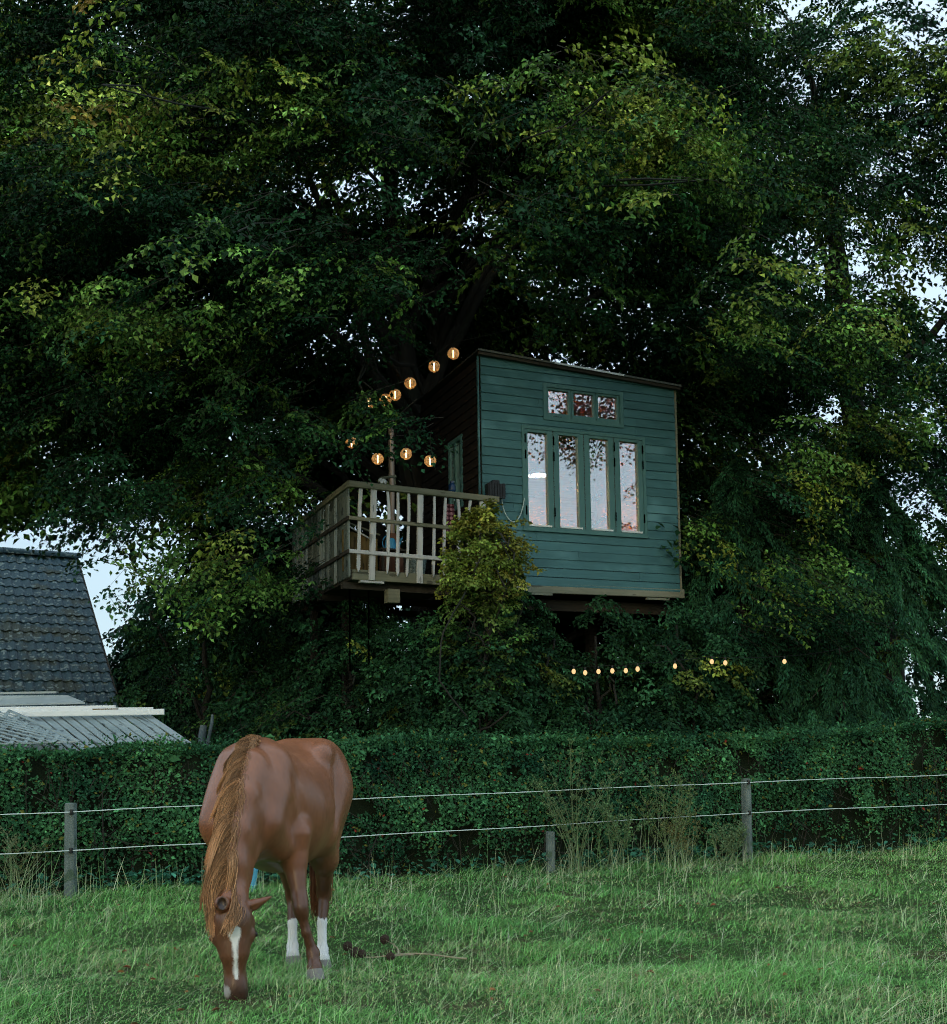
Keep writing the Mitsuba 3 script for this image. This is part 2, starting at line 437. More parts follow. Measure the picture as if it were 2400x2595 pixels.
def stick(pa, pb, w, t, outv, bend, tip=0.07):
    """a bent, hand-cut stick, pointed at its lower end"""
    n = 9
    s = np.linspace(0, 1, n)
    c = pa + (pb - pa) * s[:, None]
    side = unit(np.cross(outv, UP))
    c = c + side * (bend * np.sin(s * math.pi) + 0.3 * bend * np.sin(2.7 * s * math.pi + 1))[:, None]
    ww = w * (1 + 0.12 * np.sin(7 * s + bend * 300)); ww[0] *= 0.12
    c[1] = c[0] + (c[1] - c[0]) * (tip / max(np.linalg.norm(c[1] - c[0]), 1e-6))
    v = []
    for i in range(n):
        v += [c[i] - side * ww[i] / 2 - outv * t / 2, c[i] + side * ww[i] / 2 - outv * t / 2, c[i] + side * ww[i] / 2 + outv * t / 2, c[i] - side * ww[i] / 2 + outv * t / 2]
    f = [[i * 4 + a, i * 4 + b, i * 4 + 4 + b, i * 4 + 4 + a] for i in range(n - 1) for a, b in ((0, 1), (1, 2), (2, 3), (3, 0))]
    return np.array(v), np.array(f + [[0, 3, 2, 1], [n * 4 - 4, n * 4 - 3, n * 4 - 2, n * 4 - 1]])


for a, b, w in ((0.172, 0.128, 0.05), (0.598, 0.572, 0.042), (0.768, 0.748, 0.042), (0.942, 0.893, 0.038), (1.372, 1.333, 0.042), (1.56, 1.51, 0.042), (1.772, 1.74, 0.046), (1.985, 1.93, 0.038)):
    bend = 0.016 * R2.standard_normal()
    part(deck, 'baluster', stick(dp(b, 3.985 + 0.01 * R2.standard_normal(), 0.0), dp(a, 5.216, 0.0), w, 0.022, DN, bend), 'mat_slat')
# the left side: sawn slabs set close together
part(deck, 'handrail', rail(ds(-0.01, 5.268, 0.0), ds(3.5, 5.262, 0.0), 0.075, 0.09), 'mat_rail')
part(deck, 'rail', rail(ds(-0.02, 4.772, 0.030), ds(3.5, 4.78, 0.030), 0.026, 0.06), 'mat_darkwood')
part(deck, 'rail', rail(ds(-0.02, 4.289, 0.030), ds(3.5, 4.28, 0.030), 0.026, 0.06), 'mat_darkwood')
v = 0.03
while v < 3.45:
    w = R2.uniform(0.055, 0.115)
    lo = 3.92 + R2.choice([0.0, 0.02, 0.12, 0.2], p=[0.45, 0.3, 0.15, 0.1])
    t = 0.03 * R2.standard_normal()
    part(deck, 'slat', stick(ds(v + w / 2 + t * 0.5, lo, 0.0), ds(v + w / 2 - t * 0.5, 5.216, 0.0), w, 0.02, DM, 0.006 * R2.standard_normal(), 0.02), R2.choice(['mat_slat_shaded', 'mat_slat_dark', 'mat_slat_pale'], p=[0.45, 0.33, 0.22]).item())
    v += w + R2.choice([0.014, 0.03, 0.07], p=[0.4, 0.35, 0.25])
part(deck, 'fascia', rail(ds(0.06, 3.965, -0.045), ds(3.5, 3.965, -0.045), 0.045, 0.15), 'mat_darkwood')
# floor planks, run from front to back
L = (DO + DS * 3.5); k = 0
for i in range(18):
    u = 0.07 + i * 0.135
    a, b = dp(u, 4.03, -0.08), dp(u, 4.03, -0.08) + (DS * 3.3 if u < 2.2 else DS * 1.2)
    part(deck, 'floor_plank', beam(a, b, 0.125, 0.026), 'mat_rail')
for d in (0.25, 1.6, 3.0):
    part(deck, 'under_beam', beam(dp(-0.05, 3.83, 0) + DS * d, dp(2.4, 3.83, 0) + DS * d, 0.10, 0.10), 'mat_darkwood')
part(deck, 'joist_end', beam(dp(0.17, 3.872, -0.06), dp(0.54, 3.872, -0.06), 0.09, 0.03), 'mat_slat')
part(deck, 'beam_block', beam(dp(0.64, 3.70, -0.16), dp(0.83, 3.70, -0.16), 0.14, 0.2), 'mat_rail')
for u, d in ((0.5, 1.9), (0.2, 2.8)):
    part(deck, 'support_post', beam(dp(u, -0.2, 0) + DS * d, dp(u, 3.775, 0) + DS * d, 0.1, 0.1, DU), 'mat_darkwood')
for u in (0.12, 0.42):
    part(deck, 'hanging_rod', tube([dp(u, 2.6, -0.3), dp(u, 3.86, -0.3)], 0.012, 6), 'mat_steel')

# ---------------------------------------------------------------- things on the deck
scene['mat_pipe'] = principled((0.30, 0.23, 0.18), 0.4, metallic=0.4)
scene['mat_clay'] = principled(grain((0.16, 0.07, 0.04), (0.26, 0.12, 0.07), (0, 0, 1), 12, False), 0.85)
scene['mat_blue'] = principled((0.05, 0.30, 0.52), 0.3)
st = thing('stove', 'metal stove pipe with clay stove standing on the balcony behind the railing', 'stove')
sx, sy = -1.235, 17.5
part(st, 'flue', tube([(sx, sy, 4.75), (sx, sy, 6.62)], 0.046, 18), 'mat_pipe', smooth=40)
part(st, 'flue_cap', lathe([(0.001, 0.10), (0.05, 0.09), (0.085, 0.03), (0.085, 0.02), (0.06, 0.02), (0.06, -0.05)], (sx, sy, 6.65), 18), 'mat_steel', smooth=40)
part(st, 'firepot', lathe([(0.06, 0.75), (0.08, 0.62), (0.14, 0.52), (0.2, 0.36), (0.21, 0.22), (0.17, 0.08), (0.16, 0.0), (0.001, 0.0)], (sx, sy, 4.045), 22), 'mat_clay', smooth=40)

k = thing('watering_can', 'bright blue watering can with a curved spout seen between the railing sticks', 'watering can')
c = dp(0.80, 4.42, -0.34)
part(k, 'body', lathe([(0.001, 0.18), (0.05, 0.175), (0.075, 0.15), (0.085, 0.06), (0.08, 0.0), (0.001, 0.0)], c, 20), 'mat_blue', smooth=40)
part(k, 'spout', tube(bez([c + DU * 0.06 + UP * 0.03, c + DU * 0.13 + UP * 0.05, c + DU * 0.16 + UP * 0.13, c + DU * 0.20 + UP * 0.20], 10), np.linspace(0.026, 0.013, 10), 10), 'mat_blue', smooth=50)
part(k, 'handle', tube(bez([c - DU * 0.07 + UP * 0.03, c - DU * 0.13 + UP * 0.08, c - DU * 0.10 + UP * 0.18, c - DU * 0.02 + UP * 0.2], 12), 0.009, 8), 'mat_blue', smooth=50)
tb = thing('side_table', 'low dark table on the balcony floor under the blue watering can', 'table')
part(tb, 'table_top', beam(dp(0.58, 4.405, -0.36), dp(1.02, 4.405, -0.36), 0.36, 0.026), 'mat_darkwood')
for u, n in ((0.62, -0.22), (0.98, -0.22), (0.62, -0.5), (0.98, -0.5)):
    part(tb, 'leg', beam(dp(u, 4.045, n), dp(u, 4.391, n), 0.035, 0.035, DU), 'mat_darkwood')


def mosaic(p, n, uv):
    a, b, w = voronoi(p.x * 38 + p.y * 22, p.z * 40)
    return mix((0.02, 0.03, 0.03), mix((0.10, 0.16, 0.16), (0.35, 0.42, 0.40), w), smoothstep(0.04, 0.12, b - a))


scene['mat_mosaic'] = principled(proc(mosaic), 0.4)
pt = thing('plant_pot', 'grey patterned round pot on the balcony floor behind the second wide post', 'plant pot')
part(pt, 'body', lathe([(0.001, 0.0), (0.13, 0.0), (0.165, 0.22), (0.165, 0.30), (0.15, 0.30), (0.14, 0.24), (0.001, 0.24)], dp(1.22, 4.045, -0.35), 24), 'mat_mosaic', smooth=40)
part(pt, 'rim', lathe([(0.165, -0.012), (0.178, -0.008), (0.178, 0.012), (0.150, 0.012), (0.150, -0.012)], dp(1.22, 4.345, -0.35), 24), 'mat_steel', smooth=40)


def fabric(p, n, uv):
    u = (p.x - 0.0) * 1.0
    a = dr.abs(dr.sin(p.z * 46)) * dr.abs(dr.sin((p.x * 0.87 + p.y * 0.49) * 52))
    v_ = fbm(p.x * 14, p.y * 14, p.z * 14, 3)
    return mix((0.05, 0.006, 0.012), (0.42, 0.20, 0.22), smoothstep(0.35, 0.6, a * (0.6 + v_)))


scene['mat_fabric'] = principled(proc(fabric), 0.9)
n_ = 12
s_ = np.linspace(0, 1, n_)
fv, ff = [], []
for i, a in enumerate(np.linspace(0, 1, 10)):
    for b in s_:
        q = dp(1.62 + 0.17 * a - 0.05 * b * (1 - a), 5.17 - 0.62 * b * (1 - 0.18 * a), -0.16 + 0.02 * math.sin(9 * a) * (0.4 + b))
        fv.append(q)
for o in (0.0, -0.006):
    pass
fv = np.array(fv)
Iq = (np.arange(9)[:, None] * n_ + np.arange(n_ - 1)).ravel()
fq = np.stack([Iq, Iq + 1, Iq + n_ + 1, Iq + n_], -1)
part('', 'hanging_cloth', (np.vstack([fv, fv - DN * 0.006]), np.vstack([fq, fq[:, ::-1] + len(fv)])), 'mat_fabric', smooth=True,
     label='dark red patterned cloth hanging inside the balcony railing', cat='cloth')

bn = thing('storage_bench', 'brown boarded bench with a raised lid in the corner of the balcony', 'bench')
scene['mat_bench'] = principled(grain((0.10, 0.065, 0.02), (0.17, 0.115, 0.035), (0, 0, 1), 30), 0.8)
for i in range(9):
    u = 0.04 + i * 0.062
    part(bn, 'plank', beam(dp(u, 4.05, -0.3), dp(u, 4.66 - 0.012 * i, -0.3), 0.058, 0.02, DN), 'mat_bench')
part(bn, 'lid', beam(dp(0.03, 4.78, -0.28), dp(0.6, 4.62, -0.28), 0.03, 0.022), 'mat_rail')
part(bn, 'lid_edge', beam(dp(0.02, 4.735, -0.25), dp(0.42, 4.55, -0.25), 0.02, 0.02), 'mat_slat')

cr = thing('toy_truck', 'small pale wooden carving shaped like a cart lying on the handrail beside the stove pipe', 'wooden toy')
c = dp(0.47, 5.318, -0.02)
part(cr, 'body', beam(c + UP * 0.055, c + DU * 0.10 + UP * 0.05, 0.06, 0.05), 'mat_slat')
part(cr, 'bar', beam(c + DU * 0.02 + UP * 0.085, c + DU * 0.27 + UP * 0.145, 0.05, 0.035), 'mat_rail')
part(cr, 'bar', beam(c + DU * 0.26 + UP * 0.02, c + DU * 0.25 + UP * 0.13, 0.02, 0.02, DU), 'mat_rail')
for u in (0.025, 0.085):
    part(cr, 'wheel', lathe([(0.001, -0.012), (0.028, -0.012), (0.028, 0.012), (0.001, 0.012)], c + DU * u + UP * 0.03 + DN * 0.04, 14, DN), 'mat_slat')

jar = thing('blue_jar', 'dark blue glass jar hanging above the handrail near the teal wall', 'jar')
scene['mat_jar'] = principled((0.01, 0.035, 0.09), 0.12)
c = dp(1.70, 5.33, -0.05)
part(jar, 'body', lathe([(0.001, -0.01), (0.045, -0.01), (0.058, 0.03), (0.056, 0.1), (0.03, 0.13), (0.03, 0.16), (0.001, 0.16)], c, 16), 'mat_jar', smooth=40)
part(jar, 'cord', tube([c + UP * 0.15, c + UP * 0.7 + DU * 0.03], 0.004, 5), 'mat_black')

bx = thing('window_box', 'black slatted planter box fixed to the teal wall above the handrail end', 'planter')
for i in range(6):
    part(bx, 'slat', hbox(0.05 + i * 0.045, 0.083 + i * 0.045, 1.33 - 0.004 * i, 1.56 - 0.004 * i + 0.010 * (i % 2), 0.16, 0.172), 'mat_black')
part(bx, 'box', hbox(0.035, 0.325, 1.34, 1.545, 0.03, 0.158), 'mat_black')
part(bx, 'lid', hbox(0.12, 0.23, 1.547, 1.60, 0.04, 0.15), 'mat_black')
scene['mat_cable'] = principled((0.50, 0.60, 0.58), 0.4)
part('', 'wall_cable', tube(bez([hp(0.318, 1.545, 0.12), hp(0.30, 1.38, 0.08), hp(0.34, 1.16, 0.05), hp(0.47, 0.99, 0.045), hp(0.60, 1.06, 0.05), hp(0.675, 1.26, 0.05), hp(0.70, 1.38, 0.05)][:7], 40) * 1.0, 0.008, 6), 'mat_cable', smooth=True,
     label='pale cable looping from the black box to the window frame', cat='cable')
# ---------------------------------------------------------------- foliage
def leaves(pos, dirn, nrm, length, width, fold=0.25, fine=False):
    """one folded leaf per row: base at pos, pointing along dirn, face nrm.  4 corners and 2 triangles (fine: 6 and 4)"""
    d = dirn / np.linalg.norm(dirn, axis=1, keepdims=True)
    s = np.cross(d, nrm); s /= np.linalg.norm(s, axis=1, keepdims=True) + 1e-9
    n = np.cross(s, d)
    L, W = np.asarray(length)[:, None], np.asarray(width)[:, None]
    if not fine:
        v = np.stack([pos, pos + d * L * 0.5 + s * W / 2 + n * W * fold, pos + d * L - n * L * 0.12, pos + d * L * 0.5 - s * W / 2 + n * W * fold], 1)
        f = np.array([[0, 1, 2], [0, 2, 3]])
    else:
        a, b = pos + d * L * 0.34, pos + d * L * 0.72 - n * L * 0.03
        v = np.stack([pos, a + s * W * 0.48 + n * W * fold, b + s * W * 0.36 + n * W * fold * 0.7, pos + d * L - n * L * 0.14, b - s * W * 0.36 + n * W * fold * 0.7, a - s * W * 0.48 + n * W * fold], 1)
        f = np.array([[0, 1, 2], [0, 2, 3], [0, 3, 4], [0, 4, 5]])
    k = v.shape[1]
    F = (f[None] + (np.arange(len(pos)) * k)[:, None, None]).reshape(-1, 3)
    return v.reshape(-1, 3), F, k


def spray(r, n_side=7, L=1.0, leaf_gap=0.075, droop=0.25):
    """a flat, fan-shaped beech spray pointing along +x: arrays of leaf position, direction, normal, and the twig lines"""
    pos, dr_, nm, lines = [], [], [], []
    xs = np.linspace(0, L, 9)
    sag = lambda x: -droop * x * x
    main = np.stack([xs, 0.05 * np.sin(xs * 5 + r.uniform(0, 6)), sag(xs)], 1)
    lines.append(main)
    def along(line, gap, start=0.0):
        seg = np.linalg.norm(np.diff(line, axis=0), axis=1); tot = seg.sum(); cum = np.r_[0, np.cumsum(seg)]
        side = 1
        for t in np.arange(start, tot, gap):
            i = min(np.searchsorted(cum, t, 'right') - 1, len(seg) - 1)
            p = line[i] + (line[i + 1] - line[i]) * ((t - cum[i]) / max(seg[i], 1e-6))
            d = unit(line[i + 1] - line[i])
            s = unit(np.cross([0, 0, 1.0], d)) * side; side = -side
            pos.append(p); dr_.append(unit(d * 0.55 + s * r.uniform(0.5, 1.0) + np.array([0, 0, r.uniform(-0.45, 0.15)])))
            nm.append(unit(np.array([r.normal(0, 0.38), r.normal(0, 0.38), 1.0])))
    for k in range(n_side):
        x0 = L * (0.12 + 0.8 * (k + r.uniform(-0.3, 0.3)) / n_side)
        s = 1 if k % 2 else -1
        ln = (L - x0) * 0.45 + 0.22 * L * r.uniform(0.6, 1.1)
        a = r.uniform(0.6, 1.0)
        t = np.linspace(0, ln, 5)
        b = np.stack([x0 + t * math.cos(a), s * t * math.sin(a) * (1 - 0.25 * t / ln), sag(x0 + t * 0.6) - 0.25 * t * t + 0.04 * r.normal() * t], 1)
        lines.append(b); along(b, leaf_gap, 0.04)
    along(main, leaf_gap, L * 0.15)
    return np.array(pos), np.array(dr_), np.array(nm), lines


RS = np.random.default_rng(5)
SPRAYS = [spray(RS, RS.integers(5, 9), 1.0, 0.078, RS.uniform(0.15, 0.45)) for _ in range(8)]


def frames(out, tilt, roll, r):
    """matrices whose x axis runs along the horizontal direction out, tipped down by tilt, rolled"""
    n = len(out)
    x = np.stack([out[:, 0] * np.cos(tilt), out[:, 1] * np.cos(tilt), -np.sin(tilt)], 1)
    h = np.stack([-out[:, 1], out[:, 0], np.zeros(n)], 1)
    z = np.cross(x, h)
    y = h * np.cos(roll)[:, None] + z * np.sin(roll)[:, None]
    z = np.cross(x, y)
    return np.stack([x, y, z], 2)


def crown(centers, out, tilt, roll, size, palette, leaf, r, thin=None, fine=False, twigs=True):
    """many sprays as one mesh with a colour per leaf; palette(centers) gives each spray's colour"""
    R = frames(out, tilt, roll, r)
    col = palette(centers)
    which = r.integers(0, len(SPRAYS), len(centers))
    VV, FF, CC, n = [], [], [], 0
    TV, TF, tn = [], [], 0
    for k, (sp_, sd, sn, lines) in enumerate(SPRAYS):
        i = np.nonzero(which == k)[0]
        if not len(i):
            continue
        m = len(sp_)
        keep = np.ones((len(i), m), bool) if thin is None else r.random((len(i), m)) < thin
        S = size[i][:, None, None]
        P = np.einsum('aij,mj->ami', R[i], sp_) * S + centers[i][:, None]
        P += r.normal(0, 0.02, P.shape)
        D = np.einsum('aij,mj->ami', R[i], sd) + r.normal(0, 0.18, P.shape)
        N = np.einsum('aij,mj->ami', R[i], sn) + r.normal(0, 0.28, P.shape)
        c = np.repeat(col[i][:, None], m, 1) * np.exp(r.normal(0, 0.33, (len(i), m, 1)) + r.normal(0, 0.32, (len(i), 1, 1))) * np.exp(r.normal(0, 0.06, (len(i), m, 3)))
        P, D, N, c = P[keep], D[keep], N[keep], c[keep]
        ll = leaf * np.exp(r.normal(0, 0.16, len(P)))
        v, f, kk = leaves(P, D, N, ll, ll * r.uniform(0.55, 0.72, len(P)), 0.2, fine)
        VV.append(v); FF.append(f + n); CC.append(np.repeat(c, kk, 0)); n += len(v)
        if twigs:
            for ln in lines[:1]:
                q = np.einsum('aij,mj->ami', R[i], ln[::4]) * S + centers[i][:, None]
                a = np.array([[0, 0, 1.0], [0.87, 0, -0.5], [-0.87, 0, -0.5]]) * 0.0055
                mm = q.shape[1]
                tv = (q[:, :, None, :] + a[None, None] * np.linspace(1, 0.4, mm)[None, :, None, None]).reshape(-1, 3)
                I_ = np.arange(mm - 1)[:, None] * 3
                f0 = np.concatenate([np.stack([I_ + j, I_ + (j + 1) % 3, I_ + 3 + (j + 1) % 3, I_ + 3 + j], -1).reshape(-1, 4) for j in range(3)])
                f1 = (f0[None] + (np.arange(len(i)) * mm * 3)[:, None, None]).reshape(-1, 4)
                TV.append(tv); TF.append(f1 + tn); tn += len(tv)
    out_ = [np.vstack(VV), np.vstack(FF), np.clip(np.vstack(CC), 0.001, 0.9)]
    return out_, ((np.vstack(TV), np.vstack(TF)) if twigs and TV else None)


def bark(lo, hi):
    def fn(p, n, uv):
        a = fbm(p.x * 9, p.y * 9, p.z * 2.5, 4)
        m = smoothstep(0.5, 0.7, fbm(p.x * 3, p.y * 3, p.z * 1.5 + 7, 3))
        return mix(mix(lo, hi, a), (0.015, 0.024, 0.012), 0.5 * m)
    return proc(fn)


scene['mat_bark'] = principled(bark((0.012, 0.012, 0.010), (0.036, 0.036, 0.031)), 0.85)
scene['mat_twig'] = principled((0.026, 0.024, 0.018), 0.9)


def limb(p, r0, r1, r, n=14, wob=0.12, sides=9):
    c = bez(p, n)
    c[1:-1] += r.normal(0, wob * 0.25, (n - 2, 3))
    return tube(c, np.linspace(r0, r1, n) * np.exp(r.normal(0, 0.05, n)), sides)


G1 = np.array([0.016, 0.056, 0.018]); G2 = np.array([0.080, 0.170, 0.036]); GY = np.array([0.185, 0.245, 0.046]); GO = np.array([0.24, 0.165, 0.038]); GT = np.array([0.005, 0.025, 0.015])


def beech_palette(c):  # leaf tones also carry the crown's contrast: lit sprays raised, deep ones darkened
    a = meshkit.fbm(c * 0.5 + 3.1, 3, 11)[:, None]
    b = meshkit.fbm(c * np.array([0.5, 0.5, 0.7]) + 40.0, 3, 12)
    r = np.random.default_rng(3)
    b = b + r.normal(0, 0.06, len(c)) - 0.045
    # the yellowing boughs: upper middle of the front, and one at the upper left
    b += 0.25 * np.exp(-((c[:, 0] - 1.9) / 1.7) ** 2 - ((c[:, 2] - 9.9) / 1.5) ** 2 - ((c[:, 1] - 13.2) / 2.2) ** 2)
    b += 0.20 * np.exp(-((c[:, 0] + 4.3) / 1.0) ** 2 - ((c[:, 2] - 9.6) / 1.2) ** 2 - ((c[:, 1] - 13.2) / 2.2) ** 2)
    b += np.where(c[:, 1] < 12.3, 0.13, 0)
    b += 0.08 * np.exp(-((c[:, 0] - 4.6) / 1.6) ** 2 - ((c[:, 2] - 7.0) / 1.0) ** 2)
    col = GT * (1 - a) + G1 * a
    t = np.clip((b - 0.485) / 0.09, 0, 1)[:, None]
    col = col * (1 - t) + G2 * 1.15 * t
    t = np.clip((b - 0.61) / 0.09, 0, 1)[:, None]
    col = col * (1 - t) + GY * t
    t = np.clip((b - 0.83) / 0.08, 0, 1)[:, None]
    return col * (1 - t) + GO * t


# ---- the great beech
def zlow(x, y):
    """the lower edge of the crown: high over the barn roof and the treehouse, down to the ground between"""
    z = np.interp(x, [-12, -7.2, -6.0, -5.2, -4.6, -3.2, -2.7, 4.6, 5.0, 9], [6.1, 5.7, 5.2, 4.7, 3.2, 1.6, 1.0, 0.8, 2.6, 3.6])
    z = np.where(x < -5.6, np.maximum(z, 2.1 + 0.205 * y), z)
    hu, hd_ = (x - 0.174) * 0.923 + (y - 17.5) * 0.385, -(x - 0.174) * 0.385 + (y - 17.5) * 0.923
    hole = (x > -2.75) & (x < 4.8) & (y < 18.55) | (hu > -0.5) & (hu < 4.0) & (hd_ > -0.5) & (hd_ < 3.2)      # the pruned clearing round treehouse and deck
    z = np.where((x < -0.6) & (x > -3.6) & (y >= 18.55), np.maximum(z, 5.6), z)
    zh = np.interp(x, [-2.75, -2.2, -0.5, 0.0, 1.8, 2.2, 3.5, 3.9, 4.35, 4.8], [6.6, 6.6, 7.6, 7.95, 7.95, 8.7, 8.7, 7.9, 7.2, 6.6])
    z = np.where((x >= 4.35) & (y < 16.9), np.maximum(z, 9.4), z)
    return np.where(hole, zh + 0.12 * (y < 16.2) * (16.2 - y), z)


BC = np.array([-1.6, 20.0, 8.6]); BRAD = np.array([9.3, 6.6, 9.0])


def crown_points(n, C, RAD, seed, smin=0.42, freq=(0.42, 0.42, 0.75), thr=0.47, zl=None, lump=0.20):
    r = np.random.default_rng(seed)
    got = []
    while sum(map(len, got)) < n:
        p = C + r.uniform(-1.15, 1.15, (n * 3, 3)) * RAD
        q = (p - C) / RAD
        s = np.linalg.norm(q, axis=1)
        d = q / (s[:, None] + 1e-9)
        edge = 1 + lump * 2 * (meshkit.fbm(d * 2.6 + 5.0, 3, seed) - 0.5)
        s = s / edge
        ok = (s < 1) & (s > smin) & (r.random(len(p)) < np.clip((s - smin) / (0.85 - smin), 0.15, 1))
        cl = meshkit.fbm(p * np.array(freq) + 11.0, 3, seed + 1)
        ok &= cl + r.normal(0, 0.02, len(p)) > (thr(p) if callable(thr) else thr)
        ok &= ~((p[:, 0] > 2.5) & (p[:, 1] < 13.3 + 0.45 * (p[:, 0] - 2.5)))
        if zl is not None:
            ok &= p[:, 2] > zl(p[:, 0], p[:, 1])
        got.append(p[ok])
    return np.vstack(got)[:n], r


def in_view(p, margin=1.5):
    """within the part of the tree that is worth small leaves (the rest gets fewer and larger ones)"""
    y = np.maximum(p[:, 1], 1)
    return (np.abs(p[:, 0]) < 0.42 * y + margin) & (p[:, 2] < 1.44 + 0.68 * y + margin)
def grow(name, label, cat, C, RAD, n, seed, leaf, size, palette, zl=None, smin=0.42, thr=0.47, freq=(0.42, 0.42, 0.75), tilt=(0.05, 0.45), group=None, trunk=None, lump=0.20, limbs=22, per=1, deep=None, big=1.8, twigs=True, extra=None):
    """a tree or shrub: clusters of sprays through the crown's volume (per sprays to a cluster), trunk and limbs.
    Sprays deeper than the plane y = deep carry fewer and larger leaves, as do those far outside the view"""
    t = thing(name, label, cat, group)
    p0, r = crown_points(n // per, np.array(C), np.array(RAD), seed, smin, freq, thr, zl, lump)
    p = np.repeat(p0, per, 0)
    if per > 1:
        p = p + r.normal(0, 1, p.shape) * np.array([0.34, 0.34, 0.16]) * size
    if extra is not None:
        p = np.vstack([p, np.repeat(extra, 3, 0) + r.normal(0, 0.13, (3 * len(extra), 3))])
    base = np.array(trunk if trunk is not None else [C[0], C[1], -0.1])
    near = in_view(p)
    back = (p[:, 1] > (deep + 1.6 * np.clip((p[:, 0] - 2.5) / 1.5, 0, 1))) if deep else np.zeros(len(p), bool)
    V, F, K, nv = [], [], [], 0
    tw = None
    for sel, mul, keep, frac in ((near & ~back, 1.0, None, 1), (near & back, big, 0.62, 1), (~near, 2.2, None, 5)):
        q = p[sel][::frac]
        if not len(q):
            continue
        o = q[:, :2] - base[:2]
        ang = np.arctan2(o[:, 1], o[:, 0]) + r.normal(0, 0.55 if per == 1 else 0.9, len(q))
        out = np.stack([np.cos(ang), np.sin(ang)], 1)
        S = size * max(mul * 0.8, 1) * r.uniform(0.65, 1.25, len(q))
        tl = r.uniform(*tilt, len(q))
        res, w = crown(q - np.c_[out, np.zeros(len(q))] * (S[:, None] * 0.5), out, tl, r.normal(0, 0.28, len(q)), S, palette, leaf * mul, r, thin=keep, twigs=twigs and mul == 1.0)
        V.append(res[0]); F.append(res[1] + nv); K.append(res[2]); nv += len(res[0])
        tw = tw or w
    part(t, 'crown', (np.vstack(V), np.vstack(F)), 'mat_leaf', color=np.vstack(K), kind='stuff')
    if tw is not None:
        part(t, 'twigs', tw, 'mat_twig', kind='stuff')
    # trunk and limbs that carry the sprays
    if extra is not None:                        # boughs that carry the sprays reaching out of the crown
        for e in ((-2.5, 12.0, 7.1), (-4.0, 12.0, 8.8), (0.2, 12.2, 8.5), (1.6, 11.9, 8.6), (2.6, 12.4, 7.8), (-1.6, 15.7, 6.15)):
            e = np.array(e)
            part(t, 'limb', limb([(-0.6, 21.0, e[2] + 0.5), np.array([-0.5, 18.5, e[2] + 0.8]) + [e[0] * 0.35, 0, 0.9] + r.normal(0, 0.5, 3), e], 0.06, 0.008, r, 14, 0.3, 6), 'mat_bark', smooth=50)
    top = np.array([C[0], C[1], C[2] + RAD[2] * 0.7])
    rt = 0.05 * RAD[2]
    tr = limb([base, base + (top - base) * 0.25 + r.normal(0, 0.15, 3) * [1, 1, 0], base + (top - base) * 0.6, top], rt, rt * 0.2, r, 18, 0.15, 12)
    part(t, 'trunk', tr, 'mat_bark', smooth=50)
    idx = r.choice(len(p), min(limbs, len(p)), replace=False)
    for i in idx:
        e = p[i]
        h = np.clip(base[2] + (e[2] - base[2]) * r.uniform(0.35, 0.75), base[2] + 1.2, top[2])
        s = base + (top - base) * ((h - base[2]) / (top[2] - base[2]))
        m = s + (e - s) * 0.5 + np.array([0, 0, 0.12 * np.linalg.norm(e - s)]) + r.normal(0, 0.25, 3)
        if zl is not None:                       # no limb through the clearing
            q = bez([s, m, e], 24)
            if np.any((q[:, 2] < zl(q[:, 0], q[:, 1]) - 0.7) & (q[:, 1] < base[1] - 0.8)):
                continue
        part(t, 'limb', limb([s, m, e], rt * 0.26, 0.014, r, 12, 0.18, 6), 'mat_bark', smooth=50)
    return t, p


def beech_gaps(p):
    """the crown thins out towards its right flank and its upper parts"""
    return 0.502 + 0.085 * np.clip((p[:, 0] - 2.0) / 4.0, 0, 1) + 0.03 * np.clip((p[:, 2] - 8.5) / 4, 0, 1)


# a low bough that reaches forward over the balcony, and the ends that hang left of it
BOUGH = np.array([(-2.7, 15.8, 6.5), (-2.5, 15.5, 6.2), (-2.3, 15.2, 6.0), (-2.0, 15.3, 6.2), (-1.8, 15.1, 5.85), (-1.5, 15.2, 6.0), (-1.25, 15.0, 5.85), (-1.0, 15.1, 6.05), (-0.8, 15.0, 6.0), (-1.4, 15.4, 5.95), (-1.7, 15.6, 6.3), (-3.2, 15.0, 6.3), (-2.9, 15.0, 6.0), (-1.25, 15.5, 6.32), (-1.5, 15.4, 6.38), (5.6, 15.6, 7.6),
                  (-2.55, 11.6, 7.0), (-2.8, 11.7, 6.9), (-2.3, 11.8, 7.05), (-3.2, 11.9, 7.3), (-4.3, 11.8, 9.0), (-4.1, 11.6, 8.6), (-3.8, 11.7, 8.1), (-3.9, 11.5, 9.4),
                  (0.2, 11.9, 8.7), (-0.4, 11.8, 8.5), (0.0, 12.0, 8.2), (0.9, 11.6, 9.0), (1.3, 11.5, 8.7), (1.7, 11.7, 9.1), (1.9, 11.5, 8.4), (1.4, 11.9, 8.1), (2.3, 11.8, 8.6), (0.8, 12.1, 7.7), (1.1, 11.8, 8.3), (2.6, 12.2, 8.0), (2.0, 12.0, 7.6), (-0.9, 12.2, 8.6), (3.2, 12.6, 7.2), (3.5, 12.8, 7.3)])
beech, bp = grow('beech_tree', 'huge dark green tree with yellowing sprays whose crown closes over the treehouse', 'tree', BC, BRAD, 19500, 101, 0.078, 0.92, beech_palette, zl=zlow, trunk=[-0.6, 21.6, -0.1], limbs=44, per=4, big=1.9, deep=17.6, smin=0.36, thr=beech_gaps, freq=(0.55, 0.55, 1.0), extra=BOUGH)
